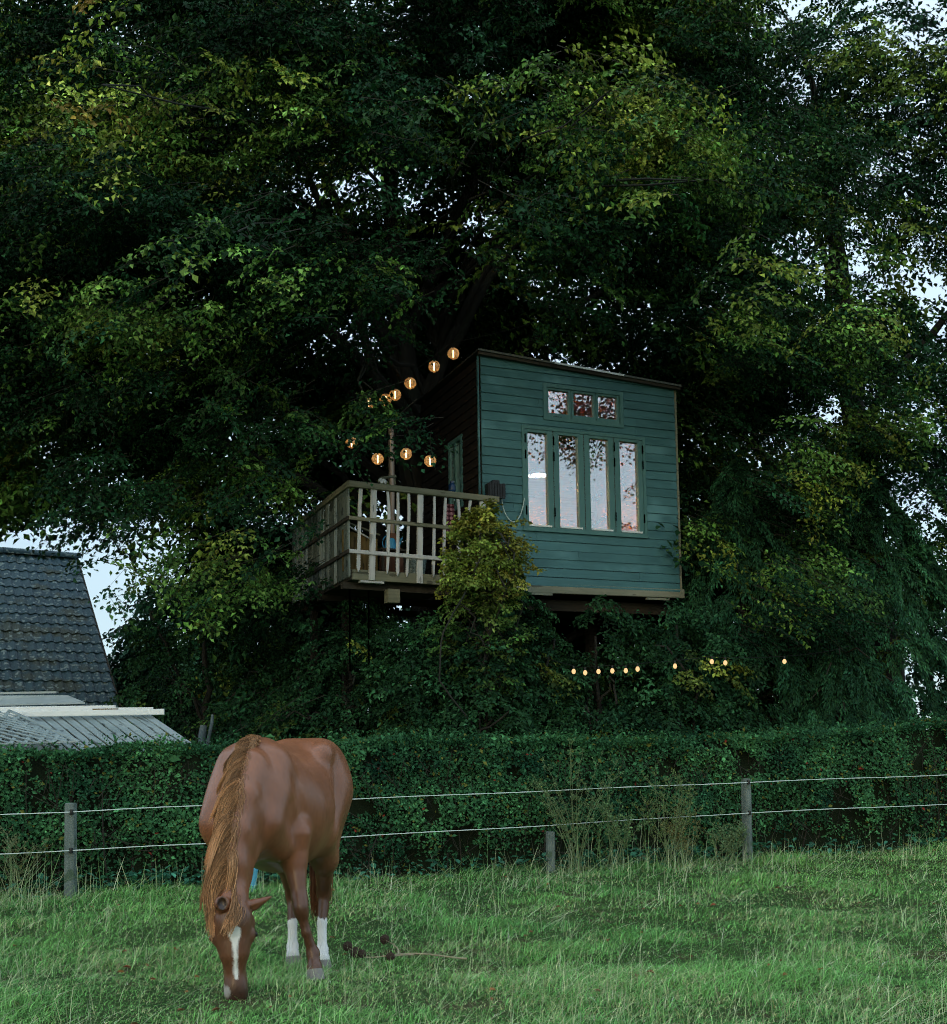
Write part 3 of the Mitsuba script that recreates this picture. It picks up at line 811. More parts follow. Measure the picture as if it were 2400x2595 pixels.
# ---- the tree at the right edge, lighter and more open
def right_palette(c):
    a = meshkit.fbm(c * 0.6 + 9.0, 3, 51)[:, None]
    col = GT * (1 - a) + G1 * 1.25 * a
    t = np.clip((meshkit.fbm(c * 0.5 + 70.0, 3, 52) - 0.57) / 0.08, 0, 1)[:, None]
    return col * (1 - t) + (0.55 * GY + 0.45 * G2) * t


grow('lime_tree', 'tree with a ragged open crown against the sky at the right edge', 'tree', [7.6, 23.0, 8.6], [5.6, 4.2, 9.0], 4400, 202, 0.10, 1.0, right_palette, zl=lambda x, y: 3.2 + 0 * x, smin=0.2, thr=0.44, trunk=[8.6, 24.0, -0.1], limbs=7, per=3, twigs=False)

# ---- drooping evergreen fronds
RF = np.random.default_rng(15)


def frond(r):
    pos, d_, nm, lines = [], [], [], []
    x = np.linspace(0, 1, 8)
    main = np.stack([x * 0.75, 0.04 * np.sin(4 * x + r.uniform(0, 6)), 0.10 * x - 0.85 * x ** 2.2], 1)
    lines.append(main)
    for k in range(22):
        t = 0.12 + 0.86 * k / 22
        p = np.array([np.interp(t, x, main[:, i]) for i in range(3)])
        dd = unit(np.array([np.interp(min(t + 0.1, 1), x, main[:, i]) for i in range(3)]) - p + 1e-6)
        for s in (-1, 1):
            sd = unit(np.cross([0, 0, 1.0], dd)) * s
            ll = 0.30 * (1 - 0.6 * t)
            for m in range(3):
                q = p + (sd * 0.5 + dd * 0.6) * ll * m * 0.42 + np.array([0, 0, -0.10 * (m * 0.4) ** 2])
                pos.append(q); d_.append(unit(dd * 0.9 + sd * r.uniform(0.1, 0.7) + np.array([0, 0, -0.35]))); nm.append(unit([r.normal(0, 0.5), r.normal(0, 0.5), 1]))
    return np.array(pos), np.array(d_), np.array(nm), lines


FRONDS = [frond(RF) for _ in range(5)]


def conifer(name, label, base, top, rad, n, seed, group=None):
    global SPRAYS
    t = thing(name, label, 'conifer', group)
    r = np.random.default_rng(seed)
    base, top = np.array(base, float), np.array(top, float)
    h = r.random(n) ** 0.9
    a = r.uniform(0, 2 * math.pi, n)
    prof = np.interp(h, [0, 0.12, 0.4, 0.75, 1], [0.75, 1.0, 0.92, 0.55, 0.06])
    lump = 1 + 0.5 * (meshkit.fbm(np.stack([np.cos(a) * 2.2, np.sin(a) * 2.2, h * 5], 1) + seed, 3, seed) - 0.5)
    R_ = rad * prof * lump * r.uniform(0.55, 1.0, n) ** 0.5
    c = base + (top - base) * h[:, None] + np.stack([np.cos(a) * R_, np.sin(a) * R_, 0 * a], 1)
    front = (np.sin(a) < 0.35)
    c, a = c[front], a[front]
    old = SPRAYS; SPRAYS = FRONDS
    def pal(q):
        b = meshkit.fbm(q * 0.9, 3, seed + 2)[:, None]
        return np.array([0.008, 0.038, 0.022]) * (1 - b) + np.array([0.030, 0.098, 0.042]) * np.clip(1.5 * b - 0.2, 0, 1)
    o = a + r.normal(0, 0.4, len(a))
    res, tw = crown(c - np.stack([np.cos(o), np.sin(o), 0 * o], 1) * 0.35, np.stack([np.cos(o), np.sin(o)], 1), r.uniform(-0.2, 0.35, len(c)), r.normal(0, 0.3, len(c)), r.uniform(0.5, 0.85, len(c)), pal, 0.088, r, twigs=False)
    SPRAYS = old
    V, F, C_ = res
    # needles are slim: draw each leaf in about its own axis
    q = V.reshape(-1, 4, 3); ax = (q[:, 0] + q[:, 2]) / 2
    q[:, 1] = ax + (q[:, 1] - ax) * 0.55; q[:, 3] = ax + (q[:, 3] - ax) * 0.55
    part(t, 'crown', (q.reshape(-1, 3), F), 'mat_leaf', color=C_, kind='stuff')
    part(t, 'trunk', limb([base, (base + top) / 2, top], 0.16, 0.03, r, 10, 0.05, 8), 'mat_bark', smooth=50)
    # the shaded heart of old wood
    m = MB()
    for k in range(40):
        s = base + (top - base) * r.uniform(0.05, 0.85); aa = r.uniform(0, 6.28); l = rad * 0.7
        m.add(*tube([s, s + np.array([math.cos(aa) * l * 0.6, math.sin(aa) * l * 0.6, 0.1]), s + np.array([math.cos(aa) * l, math.sin(aa) * l, -0.1])], [0.02, 0.015, 0.008], 4))
    part(t, 'twigs', m, 'mat_twig', kind='stuff')


conifer('cypress', 'broad dark evergreen with drooping fronds right of the treehouse, nearer the house', [4.6, 19.2, -0.1], [4.6, 19.6, 6.5], 1.8, 700, 301)
conifer('cypress', 'tall dark evergreen with drooping fronds at the right edge above the hedge', [7.0, 20.0, -0.1], [7.0, 20.4, 7.0], 2.0, 700, 302)
conifer('cypress', 'small dark evergreen low behind the hedge between the taller evergreens', [5.9, 18.4, -0.1], [5.9, 18.5, 3.6], 1.2, 400, 303)

# ---- shrubs under and round the treehouse
def shrub_palette(lo, hi, seed, yel=0.0):
    def f(c):
        a = meshkit.fbm(c * 1.3, 3, seed)[:, None]
        col = np.array(lo) * (1 - a) + np.array(hi) * a
        t = np.clip((meshkit.fbm(c * 1.1 + 20, 3, seed + 1)[:, None] + yel - 0.6) / 0.1, 0, 1)
        return col * (1 - t) + GY * 0.9 * t
    return f


SH = [  # x, y, height, radius, colours, label
    (-4.6, 19.5, 4.4, 1.6, 'leafy dark shrub behind the slatted roof, left of the deck'),
    (-3.0, 18.6, 2.5, 1.2, 'shrub with small pale leaves standing behind the horse'),
    (-1.9, 17.6, 3.5, 1.3, 'bushy dark shrub below the left end of the deck'),
    (-0.55, 16.7, 3.3, 1.15, 'leafy shrub with light green tips below the deck'),
    (0.6, 17.0, 3.7, 1.1, 'shrub under the teal treehouse, just right of the yellow bush'),
    (1.9, 17.7, 3.5, 1.3, 'dark shrub behind the hedge below the row of small lights'),
    (3.2, 17.9, 3.7, 1.2, 'green shrub rising over the hedge left of the evergreens'),
    (2.3, 16.95, 2.0, 1.0, 'low bright leaved shrub behind the hedge, below the small bulbs'),
    (0.1, 16.1, 3.1, 0.8, 'green leafy shrub from which the yellow bush rises')]
for i, (x, y, h, rd, lb) in enumerate(SH):
    pal = shrub_palette((0.006, 0.028, 0.016), (0.030, 0.092, 0.034), 400 + 3 * i, 0.0 if i in (2, 3) else -0.12)
    grow('shrub', lb, 'shrub', [x, y, h * 0.52], [rd, rd * 0.9, h * 0.55], 300, 410 + i, 0.075, 0.62, pal, smin=0.3, thr=0.36, trunk=[x, y, -0.1], limbs=6, lump=0.35, freq=(0.9, 0.9, 1.2), twigs=False)
# the yellowing bush before the house
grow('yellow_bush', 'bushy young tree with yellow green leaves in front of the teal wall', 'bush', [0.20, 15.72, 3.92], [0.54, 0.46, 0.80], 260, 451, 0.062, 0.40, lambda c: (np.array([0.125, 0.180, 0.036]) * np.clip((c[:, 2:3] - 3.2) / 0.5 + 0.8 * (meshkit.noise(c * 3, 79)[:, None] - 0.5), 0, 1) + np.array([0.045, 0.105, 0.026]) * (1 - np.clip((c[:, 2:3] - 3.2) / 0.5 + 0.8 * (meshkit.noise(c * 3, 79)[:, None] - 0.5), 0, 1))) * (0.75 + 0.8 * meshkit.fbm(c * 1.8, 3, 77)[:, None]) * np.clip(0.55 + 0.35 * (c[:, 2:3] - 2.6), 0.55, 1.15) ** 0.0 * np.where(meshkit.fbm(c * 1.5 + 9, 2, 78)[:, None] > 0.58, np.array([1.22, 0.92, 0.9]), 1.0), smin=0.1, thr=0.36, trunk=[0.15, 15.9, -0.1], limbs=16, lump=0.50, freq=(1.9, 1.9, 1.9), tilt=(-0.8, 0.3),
     extra=np.array([(0.0, 15.8, 3.0), (0.3, 15.7, 2.9), (0.5, 15.8, 2.7), (-0.2, 15.8, 2.7), (0.15, 15.65, 2.55), (0.4, 15.7, 3.2), (-0.1, 15.7, 3.2), (0.6, 15.9, 3.1), (-0.3, 15.9, 3.05), (0.2, 15.75, 2.3), (-0.1, 15.8, 2.4), (0.5, 15.8, 2.4)]))
# dim trees and scrub far behind, which close the view under the crown
for i, (x, y, h, rd, lb) in enumerate([
        (-9.2, 33, 4.2, 2.6, 'hazy tree top past the tiled roof'), (-4.9, 28, 6.3, 2.7, 'dim tree behind the shrubs at the left under the crown'), (-3.4, 25.5, 5.6, 2.3, 'dark bushy tree close behind the balcony, seen below its left end'), (2.4, 24.5, 3.4, 2.4, 'dark scrub tree low behind the row of small bulbs'), (-8.2, 30.8, 5.7, 1.9, 'bushy tree standing close beside the tiled roof'),
        (-1.5, 31, 7.5, 3.4, 'dark tree far behind the trunk of the huge tree'), (3.0, 30, 7.5, 3.4, 'dark tree far behind the treehouse'),
        (7.6, 30, 5.8, 3.6, 'dark tree far behind the evergreens'), (12.0, 30, 5.4, 3.2, 'dark tree behind the right end of the hedge')]):
    grow('background_tree', lb, 'tree', [x, y, h * 0.5], [rd, rd * 0.6, h * 0.6], 260, 470 + i, 0.20, 1.3, shrub_palette((0.018, 0.06, 0.035), (0.03, 0.085, 0.045), 480 + i, -0.1), smin=0.25, thr=0.3, trunk=[x, y, -0.1], limbs=5, lump=0.3, twigs=False)

# ---------------------------------------------------------------- clipped hedge along the fence
FO = np.array([-4.4, 12.6, 0.0]); fa = math.atan(0.361)
FD = np.array([math.cos(fa), math.sin(fa), 0]); FN = np.array([FD[1], -FD[0], 0])      # along, and towards the field
RG = np.random.default_rng(61)
hedge = thing('hedge', 'clipped green hedge running along behind the wire fence', 'hedge')


def htop(s):
    return np.interp(s, [-6, -1, 4, 8, 10, 14, 18], [1.50, 1.52, 1.56, 1.56, 1.63, 1.82, 1.9]) + 0.10 * (meshkit.noise(np.stack([s * 1.1, 0 * s, 0 * s], -1), 8) - 0.5)


def hedge_leaves(n, seed):
    r = np.random.default_rng(seed)
    s = r.uniform(-5.5, 17, n)
    kind = r.random(n)
    top = htop(s)
    z = -0.1 + (top + 0.1) * r.random(n) ** 0.8
    d = 0.42 + np.abs(r.normal(0, 0.10, n)) + 0.24 * (meshkit.fbm(np.stack([s * 1.5, z * 1.8, 0 * s], -1), 3, 9) - 0.5) * 2 + 0.12 * np.clip((0.55 - z) / 0.6, 0, 1)
    ontop = kind < 0.30
    d = np.where(ontop, r.uniform(0.4, 1.35, n), d)
    z = np.where(ontop, top + 0.07 * (meshkit.fbm(np.stack([s * 2, d * 2, 0 * s], -1), 3, 10) - 0.5) * 2 - np.abs(r.normal(0, 0.05, n)), z)
    ok = ontop | (r.random(n) < np.clip(0.55 + 0.5 * (z - 0.1) / 0.55, 0.45, 1))
    ok &= meshkit.fbm(np.stack([s * 2.6, z * 2.6, d * 2.6], -1), 3, 13) > np.where(ontop, 0.30, 0.40)
    p = FO + FD * s[:, None] - FN * d[:, None] + UP * z[:, None]
    shoot = ontop & (r.random(n) < 0.10)
    p[shoot] += UP * r.uniform(0.02, 0.13, (shoot.sum(), 1))
    p, ontop, z, s = p[ok], ontop[ok], z[ok], s[ok]
    nrm = np.where(ontop[:, None], UP, FN * 0.9 + UP * 0.45) + r.normal(0, 0.45, p.shape)
    dr_ = np.cross(nrm, r.normal(0, 1, p.shape)) + np.where(ontop[:, None], UP * 0.6, UP * 0.15)
    a = np.clip(meshkit.fbm(p * 1.6, 3, 14)[:, None] * 1.6 - 0.35, 0, 1)
    c = np.array([0.008, 0.046, 0.026]) * (1 - a) + np.array([0.060, 0.185, 0.066]) * a
    c = c * np.exp(r.normal(0, 0.42, (len(p), 1)))
    yel = (r.random(len(p)) < 0.03 + 0.10 * (s > 12) * (meshkit.noise(p * 1.2, 15) > 0.5))
    c[yel] = np.array([0.13, 0.14, 0.03])
    red = r.random(len(p)) < 0.0025
    c[red] = np.array([0.20, 0.03, 0.02])
    L = 0.042 * np.exp(r.normal(0, 0.30, len(p)))
    v, f, k = leaves(p, dr_, nrm, L, L * 0.62, 0.15)
    return v, f, np.repeat(c, k, 0)


v, f, c = hedge_leaves(155000, 62)
part(hedge, 'leaves', (v, f), 'mat_leaf', color=c, kind='stuff')
# twiggy heart of the hedge
m = MB()
for k in range(260):
    s = RG.uniform(-5.5, 17); b = FO + FD * s - FN * RG.uniform(0.55, 1.0) + UP * -0.1
    h = htop(np.array([s]))[0]
    m.add(*tube(bez([b, b + UP * 0.5 + RG.normal(0, 0.12, 3), b + UP * (h - 0.15) + FN * RG.uniform(-0.1, 0.25) + RG.normal(0, 0.2, 3) * [1, 1, 0.3]], 7), np.linspace(0.014, 0.004, 7), 4, False))
for k in range(900):
    s = RG.uniform(-5.5, 17); z0 = RG.uniform(0.0, 1.2) ; b = FO + FD * s - FN * RG.uniform(0.40, 0.55) + UP * z0
    e = b + FD * RG.normal(0, 0.25) + UP * RG.uniform(0.1, 0.4) + FN * RG.uniform(-0.05, 0.08)
    m.add(*tube(bez([b, (b + e) / 2 + RG.normal(0, 0.04, 3), e], 5), np.linspace(0.005, 0.002, 5), 3, False))
part(hedge, 'twigs', m, 'mat_twig', kind='stuff')
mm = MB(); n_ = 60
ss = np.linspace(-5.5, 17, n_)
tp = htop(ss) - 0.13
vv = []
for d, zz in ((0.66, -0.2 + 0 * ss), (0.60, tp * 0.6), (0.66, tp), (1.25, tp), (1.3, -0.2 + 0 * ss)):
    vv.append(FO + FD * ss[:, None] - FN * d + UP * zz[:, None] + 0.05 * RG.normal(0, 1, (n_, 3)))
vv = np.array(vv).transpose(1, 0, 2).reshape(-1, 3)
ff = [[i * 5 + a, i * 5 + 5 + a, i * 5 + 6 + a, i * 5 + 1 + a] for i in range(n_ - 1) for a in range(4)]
scene['mat_core'] = diffuse((0.012, 0.018, 0.010))  # for an added dark shell that blocks light and view through the hedge
part(hedge, 'dark_shell', (vv, np.array(ff)), 'mat_core', smooth=True)

# ---------------------------------------------------------------- electric fence
fence = thing('wire_fence', 'two strand white wire fence on grey wooden posts in front of the hedge', 'fence')


def oldpost(p, n, uv):
    g = noise(p.x * 60, p.y * 60, p.z * 4)
    b = fbm(p.x * 9, p.y * 9, p.z * 5, 3)
    c = mix((0.07, 0.10, 0.095), (0.18, 0.22, 0.20), dr.clip(0.5 * g + 0.8 * (b - 0.2), 0, 1))
    return mix(c, (0.05, 0.09, 0.05), 0.8 * smoothstep(0.52, 0.68, fbm(p.x * 12 + 5, p.y * 12, p.z * 8, 3)))


scene['mat_post'] = principled(proc(oldpost), 0.9)
scene['mat_wire'] = principled((0.62, 0.72, 0.70), 0.5)
scene['mat_insul'] = principled((0.015, 0.017, 0.017), 0.4)
for s, top in ((-0.02, 0.925), (5.66, 0.40), (8.54, 1.0), (-6.0, 0.9)):
    b = FO + FD * s
    m = MB(); n_ = 9
    an = np.arange(n_) / n_ * 2 * math.pi
    rr = 0.062 * (1 + 0.10 * RG.normal(0, 1, n_)); rr[2] *= 0.7
    lean = RG.normal(0, 0.012, 2)
    vv = [np.stack([np.cos(an) * rr * w, np.sin(an) * rr * w, 0 * an], 1) + [b[0] + lean[0] * z, b[1] + lean[1] * z, z] for z, w in ((-0.2, 1.06), (0.3, 1.02), (top - 0.015, 0.98), (top, 0.86))]
    vv = np.vstack(vv + [[[b[0] + lean[0] * top, b[1] + lean[1] * top, top + 0.004]]])
    ff = [[i * n_ + j, i * n_ + (j + 1) % n_, i * n_ + n_ + (j + 1) % n_, i * n_ + n_ + j] for i in range(3) for j in range(n_)]
    ff = np.array(ff); ff = np.vstack([ff[:, [0, 1, 2]], ff[:, [0, 2, 3]], [[3 * n_ + j, 3 * n_ + (j + 1) % n_, 4 * n_] for j in range(n_)]])
    part(fence, 'post', (vv, ff), 'mat_post', smooth=40)
WH = [-6, -0.74, -0.02, 0.85, 3.1, 5.67, 8.53, 11.9, 16]
TOPW = [0.83, 0.832, 0.831, 0.85, 0.879, 0.915, 0.951, 0.979, 1.0]; LOWW = [0.41, 0.414, 0.417, 0.428, 0.443, 0.486, 0.546, 0.561, 0.57]
for hh in (TOPW, LOWW):
    q = np.linspace(-6, 16, 90)
    zz = np.interp(q, WH, hh)
    part(fence, 'wire', tube(FO + FD * q[:, None] + FN * 0.085 + UP * (zz + 0.004 * np.sin(q * 2.1))[:, None], 0.0052, 5), 'mat_wire', smooth=True)
    for s in (-0.02, 8.54):
        z = float(np.interp(s, WH, hh))
        part(fence, 'insulator', lathe([(0.001, -0.03), (0.018, -0.028), (0.022, 0.0), (0.018, 0.028), (0.001, 0.03)], FO + FD * s + FN * 0.078 + UP * z, 10), 'mat_insul', smooth=40)
# ---------------------------------------------------------------- barn with a tiled roof, lean-to and slatted roof at the left
barn = thing('barn', 'barn with a steep dark blue green tiled roof at the left edge behind the hedge', 'barn')
BP = np.array([-9.81, 28.0, 6.34])
ba = math.radians(32)
BR = np.array([math.cos(ba), math.sin(ba), 0.0]); bs = np.array([math.sin(ba), -math.cos(ba), 0.0])
bph = math.radians(43)
BS = bs * math.cos(bph) - UP * math.sin(bph); BNm = np.cross(BR, BS); BNm = BNm if BNm[2] > 0 else -BNm


def bq(r, s, n=0.0):      # r runs left from the gable, s down the slope
    return BP - BR * r + BS * s + BNm * n


def tilecol(p, n, uv):
    b = fbm(p.x * 2.1, p.y * 2.1, p.z * 2.1, 4)
    sp = smoothstep(0.66, 0.74, noise(p.x * 17, p.y * 17, p.z * 17))
    c = mix((0.010, 0.036, 0.052), (0.030, 0.078, 0.102), b)
    c = mix(c, (0.030, 0.040, 0.020), 0.75 * smoothstep(0.52, 0.66, fbm(p.x * 1.6 + 8, p.y * 1.6, p.z * 2.4, 4)))
    return mix(c, (0.19, 0.26, 0.26), 0.65 * sp)


scene['mat_tile'] = principled(proc(tilecol), 0.65)
TW, TG = 0.205, 0.34
prof = [(-0.012, 0.0), (0.018, 0.024), (0.05, 0.036), (0.085, 0.026), (0.115, 0.006), (0.16, -0.004), (0.212, 0.004)]


def tile(r0, s0, jig):
    top = [bq(r0 + a, s0 - 0.03, b - 0.004) for a, b in prof]
    bot = [bq(r0 + a + jig, s0 + TG + 0.01, b + 0.022) for a, b in prof]
    lip = [bq(r0 + a + jig, s0 + TG + 0.012, b + 0.004) for a, b in prof]
    v = np.array(top + bot + lip); n = len(prof)
    f = [[i, i + 1, n + i + 1, n + i] for i in range(n - 1)] + [[n + i, n + i + 1, 2 * n + i + 1, 2 * n + i] for i in range(n - 1)]
    return v, np.array(f)


RB = np.random.default_rng(91)
roof = barn + '__roof'
for j in range(19):
    for i in range(15):
        part(roof, 'tile', tile(i * TW, 0.10 + j * TG, RB.normal(0, 0.008)), 'mat_tile', smooth=50)
# the tiles past the frame's edge, joined
m = MB()
for j in range(19):
    for i in range(15, 34):
        m.add(*tile(i * TW, 0.10 + j * TG, RB.normal(0, 0.004)))
part(roof, 'more_tiles', m, 'mat_tile', smooth=50, kind='stuff')
for i in range(8):
    m = MB(); c0, c1 = bq(-0.08 + i * 0.9, 0.0, 0.0), bq(-0.08 + (i + 1) * 0.9 - 0.01, 0.0, 0.0)
    an = np.linspace(-0.2, math.pi + 0.2, 9)
    v_ = [c + UP * (0.13 * math.sin(a) - 0.02 + 0.006 * k) + np.array([bs[0], bs[1], 0]) * 0.17 * math.cos(a) for k, c in ((0, c0), (1, c1)) for a in an]
    f_ = [[q, q + 1, 10 + q, 9 + q] for q in range(8)]
    part(roof, 'ridge_tile', (np.array(v_), np.array(f_)), 'mat_tile', smooth=60)
part(roof, 'verge_board', beam(bq(-0.03, 0.05, -0.06), bq(-0.03, 6.6, -0.06), 0.03, 0.16, BNm), 'mat_darkwood')
scene['mat_barnwall'] = principled(grain((0.06, 0.05, 0.04), (0.11, 0.09, 0.07), (0, 0, 1), 20), 0.9)
e0, e1 = bq(0.15, 6.3, -0.1), bq(7, 6.3, -0.1)
g0 = bq(0.15, 0.1, -0.2)
b0 = g0 + (g0 - e0) * [1, 1, 0]
part(barn, 'gable_wall', (np.array([[e0[0], e0[1], -0.1], e0, g0, [b0[0], b0[1], e0[2]], [b0[0], b0[1], -0.1]]), np.array([[0, 1, 2], [0, 2, 3], [0, 3, 4]])), 'mat_barnwall')
part(barn, 'front_wall', (np.array([[e0[0], e0[1], -0.1], [e1[0], e1[1], -0.1], e1, e0]), np.array([[0, 1, 2], [0, 2, 3]])), 'mat_barnwall')
gb = lambda r, s: (lambda q: np.array([q[0] - 2 * bs[0] * math.cos(bph) * s, q[1] - 2 * bs[1] * math.cos(bph) * s, q[2]]))(bq(r, s, 0))
part(roof, 'far_slope', (np.array([bq(-0.03, 0.02), bq(7, 0.02), gb(7, 6.6), gb(-0.03, 6.6)]), np.array([[0, 1, 2], [0, 2, 3]])), 'mat_tile')

# grey flat roof, just in front
scene['mat_sheet'] = principled(grain((0.26, 0.32, 0.32), (0.36, 0.42, 0.42), (1, 0, 0), 9, False), 0.5)
sh = thing('shed', 'low shed with a pale grey flat roof below the tiled roof', 'shed')
q = np.array([(-8.6, 16.7, 2.19), (-5.32, 15.62, 2.165), (-5.78, 16.25, 2.30), (-6.05, 16.45, 2.345), (-8.6, 16.9, 2.36)])
part(sh, 'roof_panel', (np.vstack([q[[0, 1, 2, 4]], q[[0, 1, 2, 4]] - UP * 0.02]), BOXF), 'mat_sheet')
part(sh, 'roof_edge', beam((-8.5, 16.93, 2.372), (-6.0, 16.44, 2.354), 0.06, 0.03), 'mat_sheet')
part(sh, 'wall', (np.array([(-8.6, 16.95, -0.1), (-5.6, 16.0, -0.1), (-5.6, 16.0, 2.13), (-8.6, 16.95, 2.13)]), np.array([[0, 1, 2], [0, 2, 3]])), 'mat_darkwood')
part(sh, 'gutter', beam((-8.6, 16.64, 2.12), (-5.3, 15.60, 2.10), 0.05, 0.05), 'mat_black')

# aluminium ladder lying on the slatted roof
lad = thing('ladder', 'white aluminium ladder lying level on top of the slatted roof', 'ladder')
for a, b, wv, hv in (((-7.5, 14.93, 1.992), (-4.04, 14.90, 1.992), 0.03, 0.078), ((-7.5, 15.20, 2.030), (-4.26, 15.17, 2.030), 0.03, 0.075), ((-7.5, 15.27, 2.075), (-4.78, 15.24, 2.072), 0.025, 0.06)):
    part(lad, 'rail', rail(a, b, wv, hv, UP, 0.008), 'mat_whitemetal')
for i in range(10):
    x = -4.33 - i * 0.334
    part(lad, 'rung', tube([(x, 14.90, 1.992), (x, 15.19, 2.03)], 0.016, 8), 'mat_whitemetal', smooth=40)
    part(lad, 'rung_end', lathe([(0.001, 0.0), (0.0135, 0.0), (0.0135, 0.004), (0.001, 0.004)], (x, 14.913 - 0.0, 1.992), 12, (0, -1, 0)), 'mat_black')
part(lad, 'sticker', beam((-5.06, 15.152, 2.03), (-4.72, 15.151, 2.03), 0.004, 0.055), 'mat_bench', label='yellow brown sticker on the ladder rail')

# slatted roof
sl = thing('slatted_roof', 'roof of grey wooden slats with dark gaps sloping down behind the hedge at the left', 'roof')
scene['mat_grey_slat'] = principled(grain((0.16, 0.22, 0.23), (0.32, 0.39, 0.40), (0.7, -0.6, -0.35), 24), 0.75)
A0, A1 = np.array([-4.36, 15.12, 1.935]), np.array([-3.36, 13.95, 1.47])
dn = unit(A1 - A0); ac = np.array([-1.0, 0.03, 0.0]); Ls = np.linalg.norm(A1 - A0)
nn = unit(np.cross(ac, dn)); nn = nn if nn[2] > 0 else -nn
for i in range(22):
    o = A0 + ac * (0.135 * i)
    cut = 0.36 + 0.05 * (i % 3) + RB.uniform(-0.03, 0.03); c2 = 0.70 + RB.uniform(-0.05, 0.05)
    for k, (a, b) in enumerate(((0.0, cut), (cut - 0.03, c2), (c2 - 0.03, 1.0))):
        w = 0.086 - 0.004 * k
        part(sl, 'slat', beam(o + dn * Ls * a + nn * (0.022 - 0.0 * k + 0.012 * (2 - k)), o + dn * Ls * b + nn * (0.010 + 0.012 * (2 - k)) + ac * RB.normal(0, 0.006), w, 0.016, nn), 'mat_grey_slat')
for a in (0.02, 0.5, 0.97):
    part(sl, 'batten', beam(A0 + dn * Ls * a - nn * 0.02 - ac * 0.05, A0 + dn * Ls * a - nn * 0.02 + ac * 3.0, 0.05, 0.04, nn), 'mat_darkwood')
part(sl, 'eaves_board', beam(A1 + ac * 1.45 - UP * 0.035 + np.array([0, -0.03, 0]), A1 + ac * 3.1 - UP * 0.05 + np.array([0, -0.03, 0]), 0.025, 0.07), 'mat_grey_slat')
for x in (-0.1, 2.9):
    for a in (0.06, 0.94):
        b = A0 + dn * Ls * a + ac * x
        part(sl, 'post', beam((b[0], b[1], -0.1), b - UP * 0.05, 0.09, 0.09, (1, 0, 0)), 'mat_darkwood')
# trellis leaning on it
tr_ = thing('trellis', 'weathered diagonal trellis panel leaning at the left end of the slatted roof', 'trellis')
T0, T1, T2, T3 = np.array([-7.2, 14.35, 2.0]), np.array([-5.95, 14.62, 1.975]), np.array([-4.75, 13.75, 1.555]), np.array([-6.6, 13.62, 1.52])


def tq(u, v, n=0.0):
    return (T0 * (1 - u) + T1 * u) * (1 - v) + (T3 * (1 - u) + T2 * u) * v + UP * n


for i in range(-7, 12):
    for sgn in (0, 1):
        pts = []
        for v in np.linspace(0, 1, 24):
            u = (i / 11 + v * 0.62) if sgn == 0 else (1 - i / 11 - v * 0.62)
            if 0 <= u <= 1:
                pts.append((u, v))
        if len(pts) > 3:
            part(tr_, 'lath', beam(tq(*pts[0], 0.03 + 0.012 * sgn), tq(*pts[-1], 0.03 + 0.012 * sgn), 0.052, 0.009), 'mat_grey_slat')
part(tr_, 'frame', beam(tq(1, 0, 0.055), tq(1, 1, 0.055), 0.045, 0.02), 'mat_grey_slat')
part(tr_, 'frame', beam(tq(0, 1, 0.055), tq(1, 1, 0.055), 0.045, 0.02), 'mat_grey_slat')
# ---------------------------------------------------------------- the grazing horse: one body surface from a blended distance field
W0 = np.array([-1.465, 7.55])
yaw = math.radians(11.5)
HF = np.array([-math.sin(yaw), -math.cos(yaw), 0]); HLf = np.array([math.cos(yaw), -math.sin(yaw), 0])      # forward, and to its left


def H(f, l, z):
    return np.array([W0[0], W0[1], 0]) + HF * f + HLf * l + UP * z


